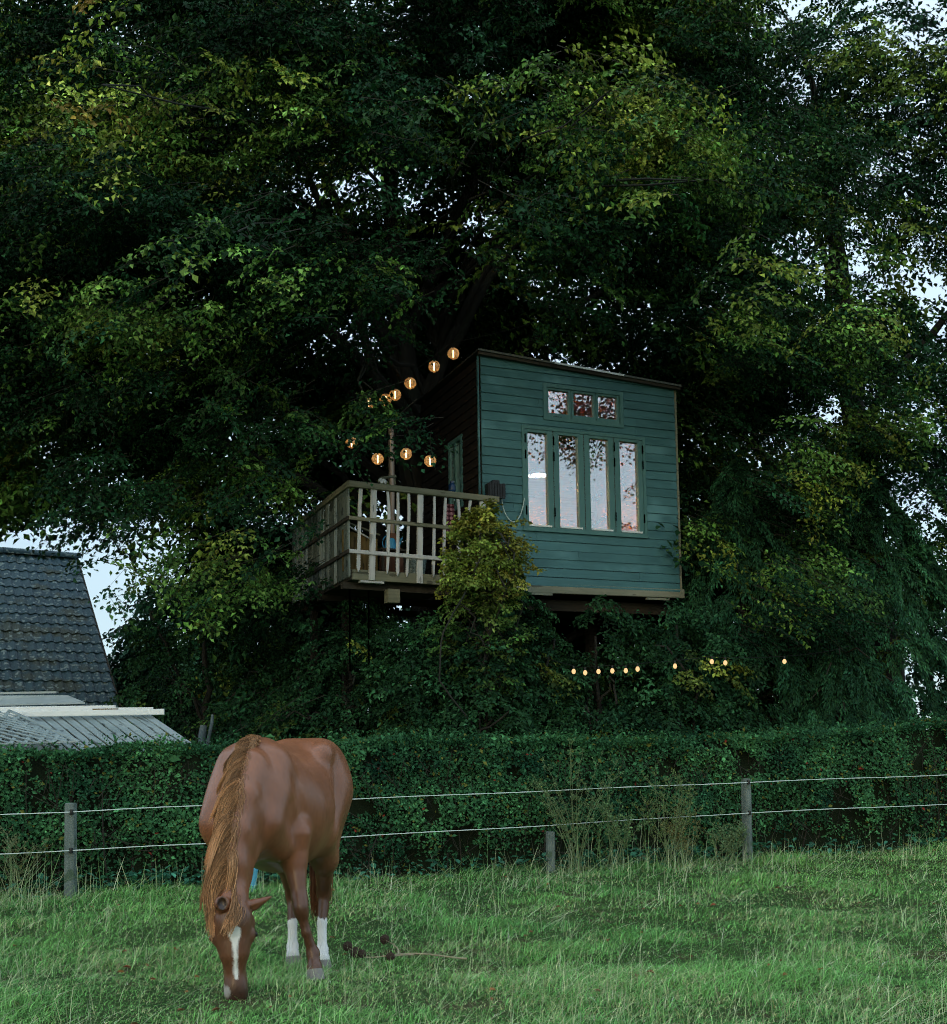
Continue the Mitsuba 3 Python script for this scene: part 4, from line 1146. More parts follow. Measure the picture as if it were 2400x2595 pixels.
class Field:
    def __init__(self, lo, hi, h):
        self.lo, self.h = np.array(lo, float), h
        self.n = np.ceil((np.array(hi) - self.lo) / h).astype(int) + 1
        self.d = np.full(self.n, 1.0)

    def _box(self, lo, hi):
        a = np.clip(np.floor((lo - self.lo) / self.h).astype(int), 0, self.n - 1)
        b = np.clip(np.ceil((hi - self.lo) / self.h).astype(int) + 1, 1, self.n)
        g = np.meshgrid(*[self.lo[i] + self.h * np.arange(a[i], b[i]) for i in range(3)], indexing='ij')
        return tuple(slice(a[i], b[i]) for i in range(3)), np.stack(g, -1)

    def put(self, fn, lo, hi, k, sub=False):
        s, p = self._box(np.asarray(lo) - 2.5 * k - 0.03, np.asarray(hi) + 2.5 * k + 0.03)
        e = fn(p); d = self.d[s]
        if sub:
            h = np.clip(0.5 - 0.5 * (d + e) / k, 0, 1); self.d[s] = d * (1 - h) - e * h + k * h * (1 - h)
        else:
            h = np.clip(0.5 + 0.5 * (e - d) / k, 0, 1); self.d[s] = e * (1 - h) + d * h - k * h * (1 - h)

    def cone(self, a, b, ra, rb, k=0.03, sub=False, sq=None):
        a, b = np.asarray(a, float), np.asarray(b, float)
        ab = b - a; L2 = ab @ ab
        def fn(p):
            q = p - a
            t = np.clip(q @ ab / L2, 0, 1)
            w = q - t[..., None] * ab
            if sq is not None:                     # widen across a direction
                c = w @ sq[0]; w = w - c[..., None] * sq[0] * (1 - 1 / sq[1])
            return np.linalg.norm(w, axis=-1) - (ra + (rb - ra) * t)
        R = max(ra, rb) * (1.0 if sq is None else max(1, sq[1]))
        self.put(fn, np.minimum(a, b) - R, np.maximum(a, b) + R, k, sub)

    def chain(self, pts, rad, k=0.03, sq=None):
        for i in range(len(pts) - 1):
            self.cone(pts[i], pts[i + 1], rad[i], rad[i + 1], k, sq=sq)

    def ball(self, c, r, k=0.03, axes=None, sub=False):
        """an ellipsoid with radii r along the rows of axes"""
        c = np.asarray(c, float); r = np.broadcast_to(np.asarray(r, float), 3); A = np.eye(3) if axes is None else np.asarray(axes)
        def fn(p):
            q = (p - c) @ A.T / r
            m = np.linalg.norm(q, axis=-1)
            return (m - 1) * r.min() * (0.6 + 0.4 * np.clip(m, 0, 1))
        self.put(fn, c - r.max(), c + r.max(), k, sub)

    def surface(self):
        d = self.d; n = self.n
        ins = d < 0
        c8 = [np.s_[a:n[0] - 1 + a, b:n[1] - 1 + b, c:n[2] - 1 + c] for a in (0, 1) for b in (0, 1) for c in (0, 1)]
        cnt = sum(ins[s].astype(int) for s in c8)
        act = (cnt > 0) & (cnt < 8)
        idx = np.full(act.shape, -1); idx[act] = np.arange(act.sum())
        ijk = np.argwhere(act)
        acc = np.zeros((len(ijk), 3)); num = np.zeros(len(ijk))
        C = np.array([(a, b, c) for a in (0, 1) for b in (0, 1) for c in (0, 1)])
        for x in range(8):
            for y in range(x + 1, 8):
                if np.abs(C[x] - C[y]).sum() != 1:
                    continue
                va = d[tuple((ijk + C[x]).T)]; vb = d[tuple((ijk + C[y]).T)]
                cr = (va < 0) != (vb < 0)
                t = np.where(cr, va / np.where(cr, va - vb, 1), 0)
                acc += np.where(cr[:, None], C[x] + t[:, None] * (C[y] - C[x]), 0); num += cr
        V = self.lo + self.h * (ijk + acc / num[:, None])
        F = []
        for ax in range(3):
            b, c = (ax + 1) % 3, (ax + 2) % 3
            s0 = [slice(0, m) for m in n]; s1 = [slice(0, m) for m in n]
            s0[ax] = slice(0, n[ax] - 1); s1[ax] = slice(1, n[ax])
            e = np.argwhere(ins[tuple(s0)] != ins[tuple(s1)])
            e = e[(e[:, b] > 0) & (e[:, c] > 0) & (e[:, b] < n[b] - 1) & (e[:, c] < n[c] - 1)]
            o = np.zeros((4, 3), int); o[1, b] = -1; o[2, b] = -1; o[2, c] = -1; o[3, c] = -1
            q = np.stack([idx[tuple((e + o[k]).T)] for k in range(4)], 1)
            fl = ins[tuple(e.T)]
            q = np.where(fl[:, None], q, q[:, ::-1])
            F.append(q[(q >= 0).all(1)])
        F = np.vstack(F)
        return V, np.vstack([F[:, [0, 1, 2]], F[:, [0, 2, 3]]])

    def normals(self, V):
        from scipy.ndimage import map_coordinates
        g = np.gradient(self.d, self.h)
        q = ((V - self.lo) / self.h).T
        N = np.stack([map_coordinates(a, q, order=1) for a in g], 1)
        return N / (np.linalg.norm(N, axis=1, keepdims=True) + 1e-9)


fld = Field((-2.15, 6.35, -0.13), (-0.55, 9.15, 1.75), 0.0115)
# trunk: stations from chest to buttocks: forward position, top, bottom, half width
ST = np.array([(0.36, 1.10, 0.90, 0.06), (0.30, 1.22, 0.80, 0.18), (0.18, 1.36, 0.73, 0.245), (0.04, 1.47, 0.725, 0.275), (-0.06, 1.515, 0.71, 0.29), (-0.2, 1.505, 0.675, 0.315), (-0.45, 1.455, 0.615, 0.362),
               (-0.66, 1.475, 0.635, 0.362), (-0.82, 1.535, 0.75, 0.332), (-0.98, 1.545, 0.86, 0.315), (-1.12, 1.48, 0.92, 0.285), (-1.22, 1.36, 0.98, 0.19), (-1.27, 1.25, 1.06, 0.06)])
from scipy.interpolate import PchipInterpolator
S_ = ST[::-1]
pt_, pb_, pw_ = (PchipInterpolator(S_[:, 0], S_[:, i]) for i in (1, 2, 3))


def torso(p):
    q = p - np.array([W0[0], W0[1], 0])
    f = q @ HF; l = q @ HLf; z = q[..., 2]
    fc = np.clip(f, -1.27, 0.36)
    t, b, w = pt_(fc), pb_(fc), pw_(fc)
    zc, h = (t + b) / 2, (t - b) / 2
    zz = (z - zc) / h
    ww = w * (1 - 0.16 * np.clip(zz, 0, 1) ** 2)             # narrower towards the spine
    e = np.where(zz > 0, 2.25, 2.05)
    m = (np.abs(l / ww) ** e + np.abs(zz) ** e) ** (1 / e)
    d = (m - 1) * np.minimum(ww, h) * 0.85
    over = np.abs(f - fc)
    return np.where(over > 0, np.hypot(np.maximum(d, 0), over) + 0.0 * d, d)


fld.put(torso, (-2.1, 6.9, 0.5), (-0.6, 9.0, 1.7), 0.02)
A3 = np.array([HF, HLf, UP])
# shoulders, withers, haunches, hip bones
for s in (-1, 1):
    fld.cone(H(-0.02, s * 0.12, 1.36), H(0.22, s * (0.15 if s > 0 else 0.115), 1.0), 0.12, 0.12, 0.10)          # shoulder blade to point of shoulder
    fld.cone(H(0.22, s * (0.15 if s > 0 else 0.11), 0.99), H(0.0, s * 0.18, 0.83), 0.115, 0.09, 0.07)
    fld.ball(H(-1.0, s * 0.17, 1.20), (0.26, 0.155, 0.31), 0.08, A3)                         # quarter
    fld.ball(H(-0.80, s * 0.23, 1.43), (0.10, 0.06, 0.07), 0.08, A3)                         # hip bone
    fld.ball(H(-0.76, s * 0.375, 1.14), (0.04, 0.055, 0.26), 0.09, np.array([unit(HF + 0.25 * UP), HLf, unit(UP - 0.25 * HF)]), sub=True)   # flank
    fld.ball(H(-0.055, s * 0.37, 1.22), (0.03, 0.045, 0.2), 0.07, np.array([unit(HF - 0.4 * UP), HLf, unit(UP + 0.4 * HF)]), sub=True)        # behind the shoulder
for s in (-1, 1):      # the fold before the haunch, the back of the upper arm
    fld.cone(H(-0.655, s * 0.372, 1.38), H(-0.665, s * 0.432, 1.14), 0.030, 0.034, 0.10, sub=True)
    fld.cone(H(0.02, s * 0.31, 1.10), H(-0.07, s * 0.31, 0.86), 0.016, 0.020, 0.07, sub=True)
fld.cone(H(0.10, 0, 1.44), H(-0.2, 0, 1.455), 0.075, 0.06, 0.09)
fld.cone(H(-0.2, 0, 1.44), H(-0.75, 0, 1.43), 0.05, 0.06, 0.08)
# neck: crest chain, and the deeper underside
nk = np.array([(-1.445, 7.33, 1.36), (-1.445, 7.13, 1.19), (-1.455, 7.00, 0.99), (-1.470, 6.92, 0.80), (-1.468, 6.89, 0.60)])
fld.chain(nk + [0, 0.02, -0.015], (0.125, 0.094, 0.078, 0.074, 0.078), 0.05)
un = np.array([(-1.42, 7.40, 1.06), (-1.435, 7.28, 0.96), (-1.455, 7.16, 0.83), (-1.468, 7.06, 0.70), (-1.468, 6.99, 0.57)])
fld.chain(un, (0.155, 0.112, 0.090, 0.082, 0.078), 0.07)
fld.chain((nk + un) / 2, (0.16, 0.112, 0.092, 0.084, 0.08), 0.05)
# head: turned a little to its left
hx = unit([math.cos(math.radians(14)), math.sin(math.radians(14)), 0.04]); hz = np.array([0.065, -0.06, -1.0]); hz = unit(hz); hy = np.cross(hz, hx)   # across, down the face, and forward of the face (hy sign fixed below)
if hy[1] > 0:
    hy = -hy
P0 = np.array([-1.452, 6.862, 0.575])


def hd(x, d, o):       # across, down from the poll, out of the face
    return P0 + hx * x + hz * d + hy * o


fld.cone(hd(0, 0.0, -0.02), hd(0, 0.13, 0.02), 0.085, 0.092, 0.05)
for s in (-1, 1):
    fld.cone(hd(s * 0.035, 0.10, 0.02), hd(s * 0.028, 0.30, 0.030), 0.075, 0.058, 0.04)       # forehead, sides of the nose
    fld.cone(hd(s * 0.048, 0.15, -0.10), hd(s * 0.042, 0.25, -0.085), 0.088, 0.060, 0.05)     # cheek
    fld.cone(hd(s * 0.030, 0.26, -0.07), hd(s * 0.020, 0.50, -0.020), 0.052, 0.036, 0.04)     # jaw bar
    fld.ball(hd(s * 0.100, 0.205, 0.010), (0.030, 0.046, 0.034), 0.022, np.array([hx, hz, hy]))     # brow and eye socket
    fld.cone(hd(s * 0.075, 0.22, 0.012), hd(s * 0.045, 0.36, 0.02), 0.028, 0.016, 0.03)       # cheek ridge
    fld.ball(hd(s * 0.034, 0.535, 0.012), (0.031, 0.046, 0.040), 0.025, np.array([hx, hz, hy]))    # nostril wing
    fld.ball(hd(s * 0.044, 0.535, 0.040), (0.010, 0.026, 0.016), 0.010, np.array([unit(hx + 0.5 * s * hy), hz, hy]), sub=True)
    fld.cone(hd(s * 0.104, 0.178, 0.006), hd(s * 0.108, 0.186, 0.022), 0.017, 0.014, 0.012)      # upper lid
fld.cone(hd(0, 0.25, 0.022), hd(0, 0.50, 0.014), 0.062, 0.047, 0.04)
fld.cone(hd(0, 0.48, 0.0), hd(0, 0.555, -0.012), 0.056, 0.046, 0.04)
fld.cone(hd(0, 0.52, -0.05), hd(0, 0.57, -0.045), 0.038, 0.03, 0.03)                          # chin
# fore legs
LEG = {}


def foreleg(el, kn, can, fe, co, so, name):
    el, kn, can, fe, co, so = map(np.array, (el, kn, can, fe, co, so))
    fld.cone(el + [0, 0.02, 0.16], el, 0.115, 0.082, 0.06)
    fld.cone(el, kn + (el - kn) * 0.22, 0.084, 0.047, 0.04)
    fld.ball(kn + [0, -0.008, 0.0], (0.047, 0.050, 0.066), 0.03)
    fld.cone(kn + (el - kn) * 0.2, kn + (can - kn) * 0.25, 0.046, 0.038, 0.03)
    fld.chain([kn + (can - kn) * 0.2, can, fe], (0.035, 0.029, 0.034), 0.02)
    fld.cone(can + [0, 0.022, 0.03], fe + [0, 0.026, 0.02], 0.018, 0.022, 0.02)
    fld.ball(fe + [0, 0.004, 0], (0.043, 0.047, 0.043), 0.02)
    fld.cone(fe, co, 0.035, 0.043, 0.02)
    fld.cone(co, co + (so - co) * 0.35, 0.048, 0.052, 0.012)
    LEG[name] = (co, so)


foreleg((-1.205, 7.64, 0.735), (-1.148, 7.55, 0.435), (-1.115, 7.555, 0.275), (-1.074, 7.58, 0.135), (-1.058, 7.545, 0.055), (-1.050, 7.525, -0.025), 'fl')
foreleg((-1.600, 7.76, 0.735), (-1.605, 7.74, 0.435), (-1.61, 7.76, 0.275), (-1.61, 7.80, 0.120), (-1.61, 7.765, 0.035), (-1.61, 7.74, -0.05), 'fr')


def hindleg(hip, stf, gas, hk, can, fe, co, so, name):
    hip, stf, gas, hk, can, fe, co, so = map(np.array, (hip, stf, gas, hk, can, fe, co, so))
    fld.cone(hip, stf, 0.175, 0.125, 0.09)
    fld.cone(hip + [0, 0.08, -0.05], gas, 0.15, 0.090, 0.08)
    fld.cone(stf, gas, 0.115, 0.085, 0.06)
    fld.cone(gas, hk, 0.080, 0.048, 0.04)
    fld.cone(gas + [0, 0.07, 0], hk + [0, 0.05, 0.035], 0.030, 0.022, 0.03)                  # hamstring to the point of hock
    fld.ball(hk + [0, 0.012, -0.01], (0.050, 0.066, 0.068), 0.03)
    fld.chain([hk + [0, 0, -0.03], can, fe], (0.043, 0.034, 0.036), 0.02)
    fld.cone(can + [0, 0.025, 0.03], fe + [0, 0.028, 0.02], 0.018, 0.022, 0.02)
    fld.ball(fe + [0, 0.004, 0], (0.044, 0.048, 0.042), 0.02)
    fld.cone(fe, co, 0.036, 0.044, 0.02)
    fld.cone(co, co + (so - co) * 0.35, 0.048, 0.052, 0.012)
    LEG[name] = (co, so)


hindleg(H(-1.0, 0.16, 1.15), H(-0.74, 0.20, 0.86), (-1.105, 8.42, 0.66), (-1.135, 8.60, 0.415), (-1.142, 8.53, 0.19), (-1.133, 8.47, 0.005), (-1.120, 8.42, -0.045), (-1.112, 8.40, -0.125), 'hl')
hindleg(H(-1.0, -0.16, 1.15), H(-0.74, -0.20, 0.86), (-1.40, 8.52, 0.64), (-1.385, 8.70, 0.385), (-1.375, 8.63, 0.175), (-1.366, 8.58, 0.015), (-1.358, 8.54, -0.035), (-1.352, 8.52, -0.118), 'hr')
import copy
hfd = copy.copy(fld); hfd.d = fld.d.copy()          # the coat without the ears, for the hair to lie on
# ears: the horse's right ear points at us, the left one out to the side
eR = [hd(-0.050, 0.045, 0.02), hd(-0.058, 0.010, 0.095), hd(-0.062, -0.030, 0.145)]
eL = [hd(0.062, 0.06, -0.02), hd(0.13, 0.038, -0.02), hd(0.245, -0.005, -0.01)]
fld.cone(eR[0], eR[1], 0.036, 0.044, 0.02); fld.cone(eR[1], eR[2], 0.044, 0.016, 0.012)
fld.ball(eR[1] + hy * 0.046 + UP * 0.004, (0.030, 0.036, 0.046), 0.008, np.array([hx, hy, UP]), sub=True)
fld.cone(eL[0], eL[1], 0.030, 0.033, 0.02); fld.cone(eL[1], eL[2], 0.033, 0.006, 0.012)
fld.cone(eL[0] + hx * 0.045 - hz * 0.0 + hy * 0.03, eL[1] + hx * 0.05 + hy * 0.032, 0.012, 0.008, 0.008, sub=True)
HV, HFc = fld.surface()
HV = trimesh.smoothing.filter_taubin(trimesh.Trimesh(HV, HFc, process=False), 0.5, 0.53, 4).vertices
HVN = fld.normals(HV)

# coat colours
cb_ = np.array([0.198, 0.074, 0.034]); dk = np.array([0.060, 0.024, 0.012]); lt = np.array([0.26, 0.115, 0.052]); wh = np.array([0.62, 0.62, 0.60])
n1 = meshkit.fbm(HV * 3.2, 3, 31)[:, None]; n2 = 0.6 * meshkit.noise(HV * [60, 60, 14], 32)[:, None] + 0.4 * meshkit.noise(HV * [110, 110, 26], 37)[:, None]
n3 = meshkit.fbm(HV * 11, 3, 38)[:, None]
col = cb_ * (0.74 + 0.5 * n1) * (0.86 + 0.28 * n2) * (0.90 + 0.20 * n3)
low = np.clip((0.78 - HV[:, 2]) / 0.35, 0, 1)[:, None]
leg = low * (HV[:, 1] > 7.35)[:, None]
col = col * (1 - 0.80 * leg) + dk * 0.80 * leg
head_d = (HV - P0) @ hz; head_x = (HV - P0) @ hx; head_o = (HV - P0) @ hy
is_head = (HV[:, 1] < 7.02) & (HV[:, 2] < 0.66)
hm = (is_head * np.clip((head_d + 0.05) / 0.12, 0, 1))[:, None]
col = col * (1 - 0.72 * hm) + np.array([0.080, 0.034, 0.018]) * 0.72 * hm
mz = (is_head * np.clip((head_d - 0.43) / 0.09, 0, 1))[:, None]
col = col * (1 - 0.75 * mz) + np.array([0.035, 0.020, 0.018]) * 0.75 * mz
belly = (np.clip((0.95 - HV[:, 2]) / 0.25, 0, 1) * np.clip((HV[:, 1] - 7.75) / 0.2, 0, 1))[:, None] * (1 - leg)
col = col * (1 - 0.25 * belly) + lt * 0.25 * belly
# blaze: a star that narrows to a long strip down the nose
wob = 0.006 * (meshkit.noise(HV * 45, 33) - 0.5)
hw = np.interp(head_d, [0.135, 0.142, 0.15, 0.175, 0.20, 0.235, 0.27, 0.33, 0.42, 0.445, 0.455], [-0.02, 0.012, 0.026, 0.036, 0.033, 0.019, 0.0125, 0.0115, 0.0125, 0.009, -0.01])
bz = (is_head & (head_o > 0.02) & (head_d > 0.1)) * np.clip((hw - np.abs(head_x - 0.006 + wob)) / 0.007 + 0.5, 0, 1)
col = col * (1 - bz[:, None]) + wh * 1.15 * bz[:, None]
sn = is_head * np.clip((1.0 - np.hypot((head_x + 0.052) / 0.026, (head_d - 0.515) / 0.045) + 0.5 * (meshkit.noise(HV * 60, 36) - 0.5)) / 0.35, 0, 1) * 0.7
col = col * (1 - sn[:, None]) + np.array([0.42, 0.41, 0.40]) * sn[:, None]
for s_, px_, py_, top in ((1, -1.13, 8.5, 0.235), (-1, -1.365, 8.6, 0.215)):
    sk = (np.hypot(HV[:, 0] - px_, HV[:, 1] - py_) < 0.16) & (HV[:, 1] > 8.3) & (HV[:, 2] < top + 0.05 * (meshkit.noise(HV * 14, 35) - 0.5) - 0.25 * (HV[:, 0] - px_) * s_)
    col[sk] = wh * (0.88 + 0.24 * n1[sk])
ei = np.linalg.norm(np.stack([(HV - eR[1] - hy * 0.046 - UP * 0.004) @ a_ / q_ for a_, q_ in ((hx, 0.031), (hy, 0.038), (UP, 0.048))], 1), axis=1)
col *= (1 - 0.85 * np.clip((1.12 - ei) / 0.15, 0, 1))[:, None]
ed = np.minimum(*[np.linalg.norm((HV - hd(s * 0.122, 0.206, 0.004)) / [1, 1, 0.8], axis=1) for s in (-1, 1)])
col *= (1 - 0.6 * np.clip((0.038 - ed) / 0.02, 0, 1))[:, None]
horse = thing('horse', 'chestnut horse with a white blaze grazing in the field', 'horse')
scene[horse + '__body'] = {**mikit.ply((HV, HFc), 'mat_coat', smooth=True, color=np.clip(col, 0.002, 0.9))}
scene['mat_eye'] = principled((0.008, 0.005, 0.004), 0.08)
scene['mat_hoof'] = principled(grain((0.10, 0.095, 0.085), (0.24, 0.23, 0.21), (0, 0, 1), 60, False), 0.5)
for s in (-1, 1):
    part(horse, 'eye', lathe([(0.001, -0.019), (0.011, -0.016), (0.018, -0.006), (0.019, 0.003), (0.015, 0.012), (0.008, 0.0175), (0.001, 0.019)], hd(s * 0.122, 0.208, 0.006), 14, unit(hx * s + hy * 0.25)), 'mat_eye', smooth=True)
for nme in ('fl', 'fr', 'hl', 'hr'):
    co, so_ = LEG[nme]
    ax = unit(so_ - co); Ln = np.linalg.norm(so_ - co)
    part(horse, 'hoof', lathe([(0.001, 0.012), (0.050, 0.012), (0.0535, Ln * 0.3), (0.062, Ln), (0.001, Ln + 0.001)], co, 20, ax), 'mat_hoof', smooth=40)


# hair: bundles of fine tapered strands
def strands(roots, dirs, lens, r, grav=0.8, wave=0.012, width=0.0026, seg=8, clump=40, spread=0.02, body=True, avoid=None):
    n = len(roots)
    pts = np.zeros((n, seg, 3)); pts[:, 0] = roots
    d = dirs / np.linalg.norm(dirs, axis=1, keepdims=True)
    cl = np.arange(n) // clump
    ph = r.uniform(0, 6.28, (cl.max() + 1, 2))[cl]; am = r.uniform(0.3, 1.3, cl.max() + 1)[cl]
    off = r.normal(0, spread, (cl.max() + 1, 3))[cl] * 1.0
    for i in range(1, seg):
        t = i / (seg - 1)
        d = d + np.array([0, 0, -grav / seg * 2.2]); d /= np.linalg.norm(d, axis=1, keepdims=True)
        pts[:, i] = pts[:, i - 1] + d * (lens / (seg - 1))[:, None] + off * (1.0 / seg) * t
        sd = np.cross(d, [0.3, 0.5, 0.8])
        pts[:, i] += sd * (wave * am * np.sin(ph[:, 0] + t * 5))[:, None] / seg * 2
        if body:                                   # keep the hair on the outside of the coat
            from scipy.ndimage import map_coordinates
            q = ((pts[:, i] - hfd.lo) / hfd.h).T
            dv = map_coordinates(hfd.d, q, order=1, mode='nearest')
            gN = hfd.normals(pts[:, i])
            lift = np.clip(0.006 + 0.010 * r.random(n) - dv, 0, 0.08)
            pts[:, i] += gN * lift[:, None]
            dd = pts[:, i] - pts[:, i - 1]
            d = dd / (np.linalg.norm(dd, axis=1, keepdims=True) + 1e-9)
    # each clump draws together towards its tip
    for c in range(cl.max() + 1):
        k = cl == c
        m = pts[k].mean(0)
        w = (np.linspace(0, 1, seg) ** 1.5 * 0.62)[None, :, None]
        pts[k] = pts[k] * (1 - w) + m[None] * w
    if avoid is not None:                          # strands part round the ear
        ok = np.min([np.linalg.norm(pts - a, axis=2).min(1) for a in avoid], axis=0) > 0.052
        pts, cl, n = pts[ok], cl[ok], int(ok.sum())
    tng = np.gradient(pts, axis=1); tng /= np.linalg.norm(tng, axis=2, keepdims=True) + 1e-9
    a = np.cross(tng, [0.2, 0.9, 0.3]); a /= np.linalg.norm(a, axis=2, keepdims=True) + 1e-9
    b = np.cross(tng, a)
    wd = width * np.array([0.8] + [1.0] * (seg - 3) + [0.75, 0.2])
    ring = np.stack([pts + (a * math.cos(q) + b * math.sin(q)) * wd[None, :, None] for q in (0, 2.094, 4.189)], 2)
    v = ring.reshape(-1, 3)
    I0 = (np.arange(n)[:, None] * seg + np.arange(seg - 1)[None]).ravel() * 3
    f = np.concatenate([np.stack([I0 + j, I0 + (j + 1) % 3, I0 + 3 + (j + 1) % 3, I0 + 3 + j], 1) for j in range(3)])
    tint = np.exp(r.normal(0, 0.34, cl.max() + 1))[cl] * np.exp(r.normal(0, 0.14, n))
    return v, f, np.repeat(tint, seg * 3), np.tile(np.repeat(np.linspace(0, 1, seg), 3), n)


RH = np.random.default_rng(77)
cr_ = bez([(-1.450, 7.56, 1.545), (-1.452, 7.36, 1.500), (-1.455, 7.20, 1.345), (-1.455, 7.08, 1.19), (-1.462, 6.965, 1.04), (-1.474, 6.885, 0.86), (-1.476, 6.835, 0.70), (-1.47, 6.82, 0.62)], 400)
nM = 5200
ti = np.sort(RH.random(nM) * 0.90)
rt = cr_[(ti * 399).astype(int)] + RH.normal(0, 0.009, (nM, 3))
# snap the roots to the crest
gN = hfd.normals(rt)
from scipy.ndimage import map_coordinates
dv = map_coordinates(hfd.d, ((rt - hfd.lo) / hfd.h).T, order=1, mode='nearest')
rt = rt - gN * (dv + 0.002)[:, None]
left = RH.random(nM) < np.where(ti < 0.12, 0.5, np.where(ti > 0.7, 0.30, 0.03))
dirs = np.stack([np.where(left, 0.8, -0.62) + RH.normal(0, 0.10, nM), -0.12 + RH.normal(0, 0.08, nM), np.where(ti < 0.12, 0.35, -0.15) + RH.normal(0, 0.10, nM)], 1)
ln = np.interp(ti, [0, 0.1, 0.3, 0.6, 0.85, 1.0], [0.14, 0.20, 0.33, 0.42, 0.40, 0.26]) * RH.uniform(0.7, 1.12, nM) * np.where(left, 0.55, 1)
ordr = np.argsort(np.round(ti * 95) + RH.random(nM) * 0.9)
mv, mf, mt, mu = strands(rt[ordr], dirs[ordr], ln[ordr], RH, grav=2.3, wave=0.03, clump=40, spread=0.035, width=0.0016, avoid=(eR[1], eR[2], (eR[0] + eR[1]) / 2))
mc = np.array([0.31, 0.165, 0.078]) * mt[:, None] * (0.75 + 0.45 * mu[:, None])
part(horse, 'mane', (mv, mf), 'mat_hair', smooth=True, color=np.clip(mc, 0.01, 0.9))
# long mane that falls forward over the poll, and the forelock between the ears
nFk = 560
rt = hd(0, 0, 0)[None] + hx * RH.normal(0.004, 0.022, (nFk, 1)) + hz * RH.uniform(-0.05, 0.06, (nFk, 1)) + hy * 0.09
gN = hfd.normals(rt); dv = map_coordinates(hfd.d, ((rt - hfd.lo) / hfd.h).T, order=1, mode='nearest')
rt = rt - gN * (dv + 0.002)[:, None]
xs_ = RH.choice([-0.75, -0.35, 0.1, 0.45], nFk, p=[0.3, 0.3, 0.2, 0.2])
o_ = np.argsort(xs_ + RH.random(nFk) * 0.3); xs_ = xs_[o_]; rt = rt[o_]
dirs = np.stack([xs_ * 0.24, np.full(nFk, -0.12), -1.0 + 0 * xs_], 1) + RH.normal(0, 0.05, (nFk, 3))
fv_, ff_, ft, fu = strands(rt, dirs, np.where(np.abs(xs_) > 0.5, 0.22, 0.16) * RH.uniform(0.5, 1.15, nFk), RH, grav=0.5, wave=0.012, clump=28, spread=0.012, width=0.0016, avoid=(eR[1], eR[2], (eR[0] + eR[1]) / 2))
part(horse, 'forelock', (fv_, ff_), 'mat_hair', smooth=True, color=np.clip(np.array([0.28, 0.148, 0.070]) * ft[:, None] * (0.75 + 0.4 * fu[:, None]), 0.01, 0.9))
nT = 900
rt = H(-1.25, 0.0, 1.18)[None] + RH.normal(0, 0.018, (nT, 3))
dirs = np.array([-0.4 * HF + np.array([-0.06, 0, -1.0])]) + RH.normal(0, 0.05, (nT, 3))
tv_, tf_, tt, tu = strands(rt, dirs, RH.uniform(0.8, 1.12, nT), RH, grav=2.2, wave=0.03, seg=11, clump=50, spread=0.02, width=0.003)
part(horse, 'tail', (tv_, tf_), 'mat_hair', smooth=True, color=np.clip(np.array([0.16, 0.062, 0.026]) * tt[:, None], 0.01, 0.9))
# ---------------------------------------------------------------- grass of the field
def blades(pos, h, w, lean, az, col, seg=2, pw=2.0):
    """bent blades: pos (n, 3); lean = how far the tip leans over, az = which way"""
    n = len(pos)
    d = np.stack([np.cos(az), np.sin(az), 0 * az], 1)
    a2 = az + math.pi / 2 + 0.6
    s = np.stack([np.cos(a2), np.sin(a2), 0 * az], 1) * (w / 2)[:, None]
    rows = []
    ts = np.linspace(0, 1, seg + 1)
    for t in ts:
        k = lean * t ** pw
        c = pos + UP * (h * (t - (0.35 if pw > 1.5 else 0.08) * t * t * np.minimum(lean / np.maximum(h, 1e-3), 1.6)))[:, None] + d * k[:, None]
        if t < 1:
            rows += [c - s * (1 - 0.55 * t), c + s * (1 - 0.55 * t)]
        else:
            rows += [c]
    v = np.stack(rows, 1); k = v.shape[1]
    f = []
    for i in range(seg - 1):
        f += [[2 * i, 2 * i + 1, 2 * i + 3], [2 * i, 2 * i + 3, 2 * i + 2]]
    f += [[2 * seg - 2, 2 * seg - 1, 2 * seg]]
    F = (np.array(f)[None] + (np.arange(n) * k)[:, None, None]).reshape(-1, 3)
    return v.reshape(-1, 3), F, np.repeat(col, k, 0)


def hedge_y(x):
    return 12.6 + 0.361 * (x + 4.4)


RW = np.random.default_rng(71)


def scatter(n, y0=5.2, y1=17.0, power=1.0, extra=0.25):
    y = y0 + (y1 - y0) * RW.random(n) ** power
    x = RW.uniform(-1, 1, n) * (0.43 * y + 0.7)
    ok = (y < hedge_y(x) + extra) & (RW.random(n) < (0.43 * y + 0.7) / (0.43 * y1 + 0.7) * 1.0 / np.clip((y - 3.5) / 4, 0.55, 9))
    return x[ok], y[ok]


sets = []
x, y = scatter(530000)
p2 = np.stack([x, y, 0 * x], 1)
tuft = meshkit.fbm(p2 * 1.5, 3, 72); pat = meshkit.fbm(p2 * 0.7 + 30, 3, 73)[:, None]; fine_ = meshkit.fbm(p2 * 6 + 11, 2, 74)
h = (0.024 + 0.060 * np.clip((tuft - 0.42) / 0.3, 0, 1)) * RW.uniform(0.5, 1.5, len(x)) * (0.8 + 0.5 * fine_)
dist = hedge_y(x) - y
h *= 1 + 0.9 * np.exp(-np.clip(dist, 0, 9) / 0.7)
c = np.array([0.062, 0.205, 0.056]) * (1 - pat) + np.array([0.180, 0.395, 0.105]) * pat
dry = RW.random(len(x)) < 0.07 + 0.22 * np.clip((meshkit.fbm(p2 * 1.1 + 80, 3, 75) - 0.52) / 0.1, 0, 1)
c = np.where(dry[:, None], np.array([0.40, 0.44, 0.22]), c) * np.exp(RW.normal(0, 0.42, (len(x), 1)))
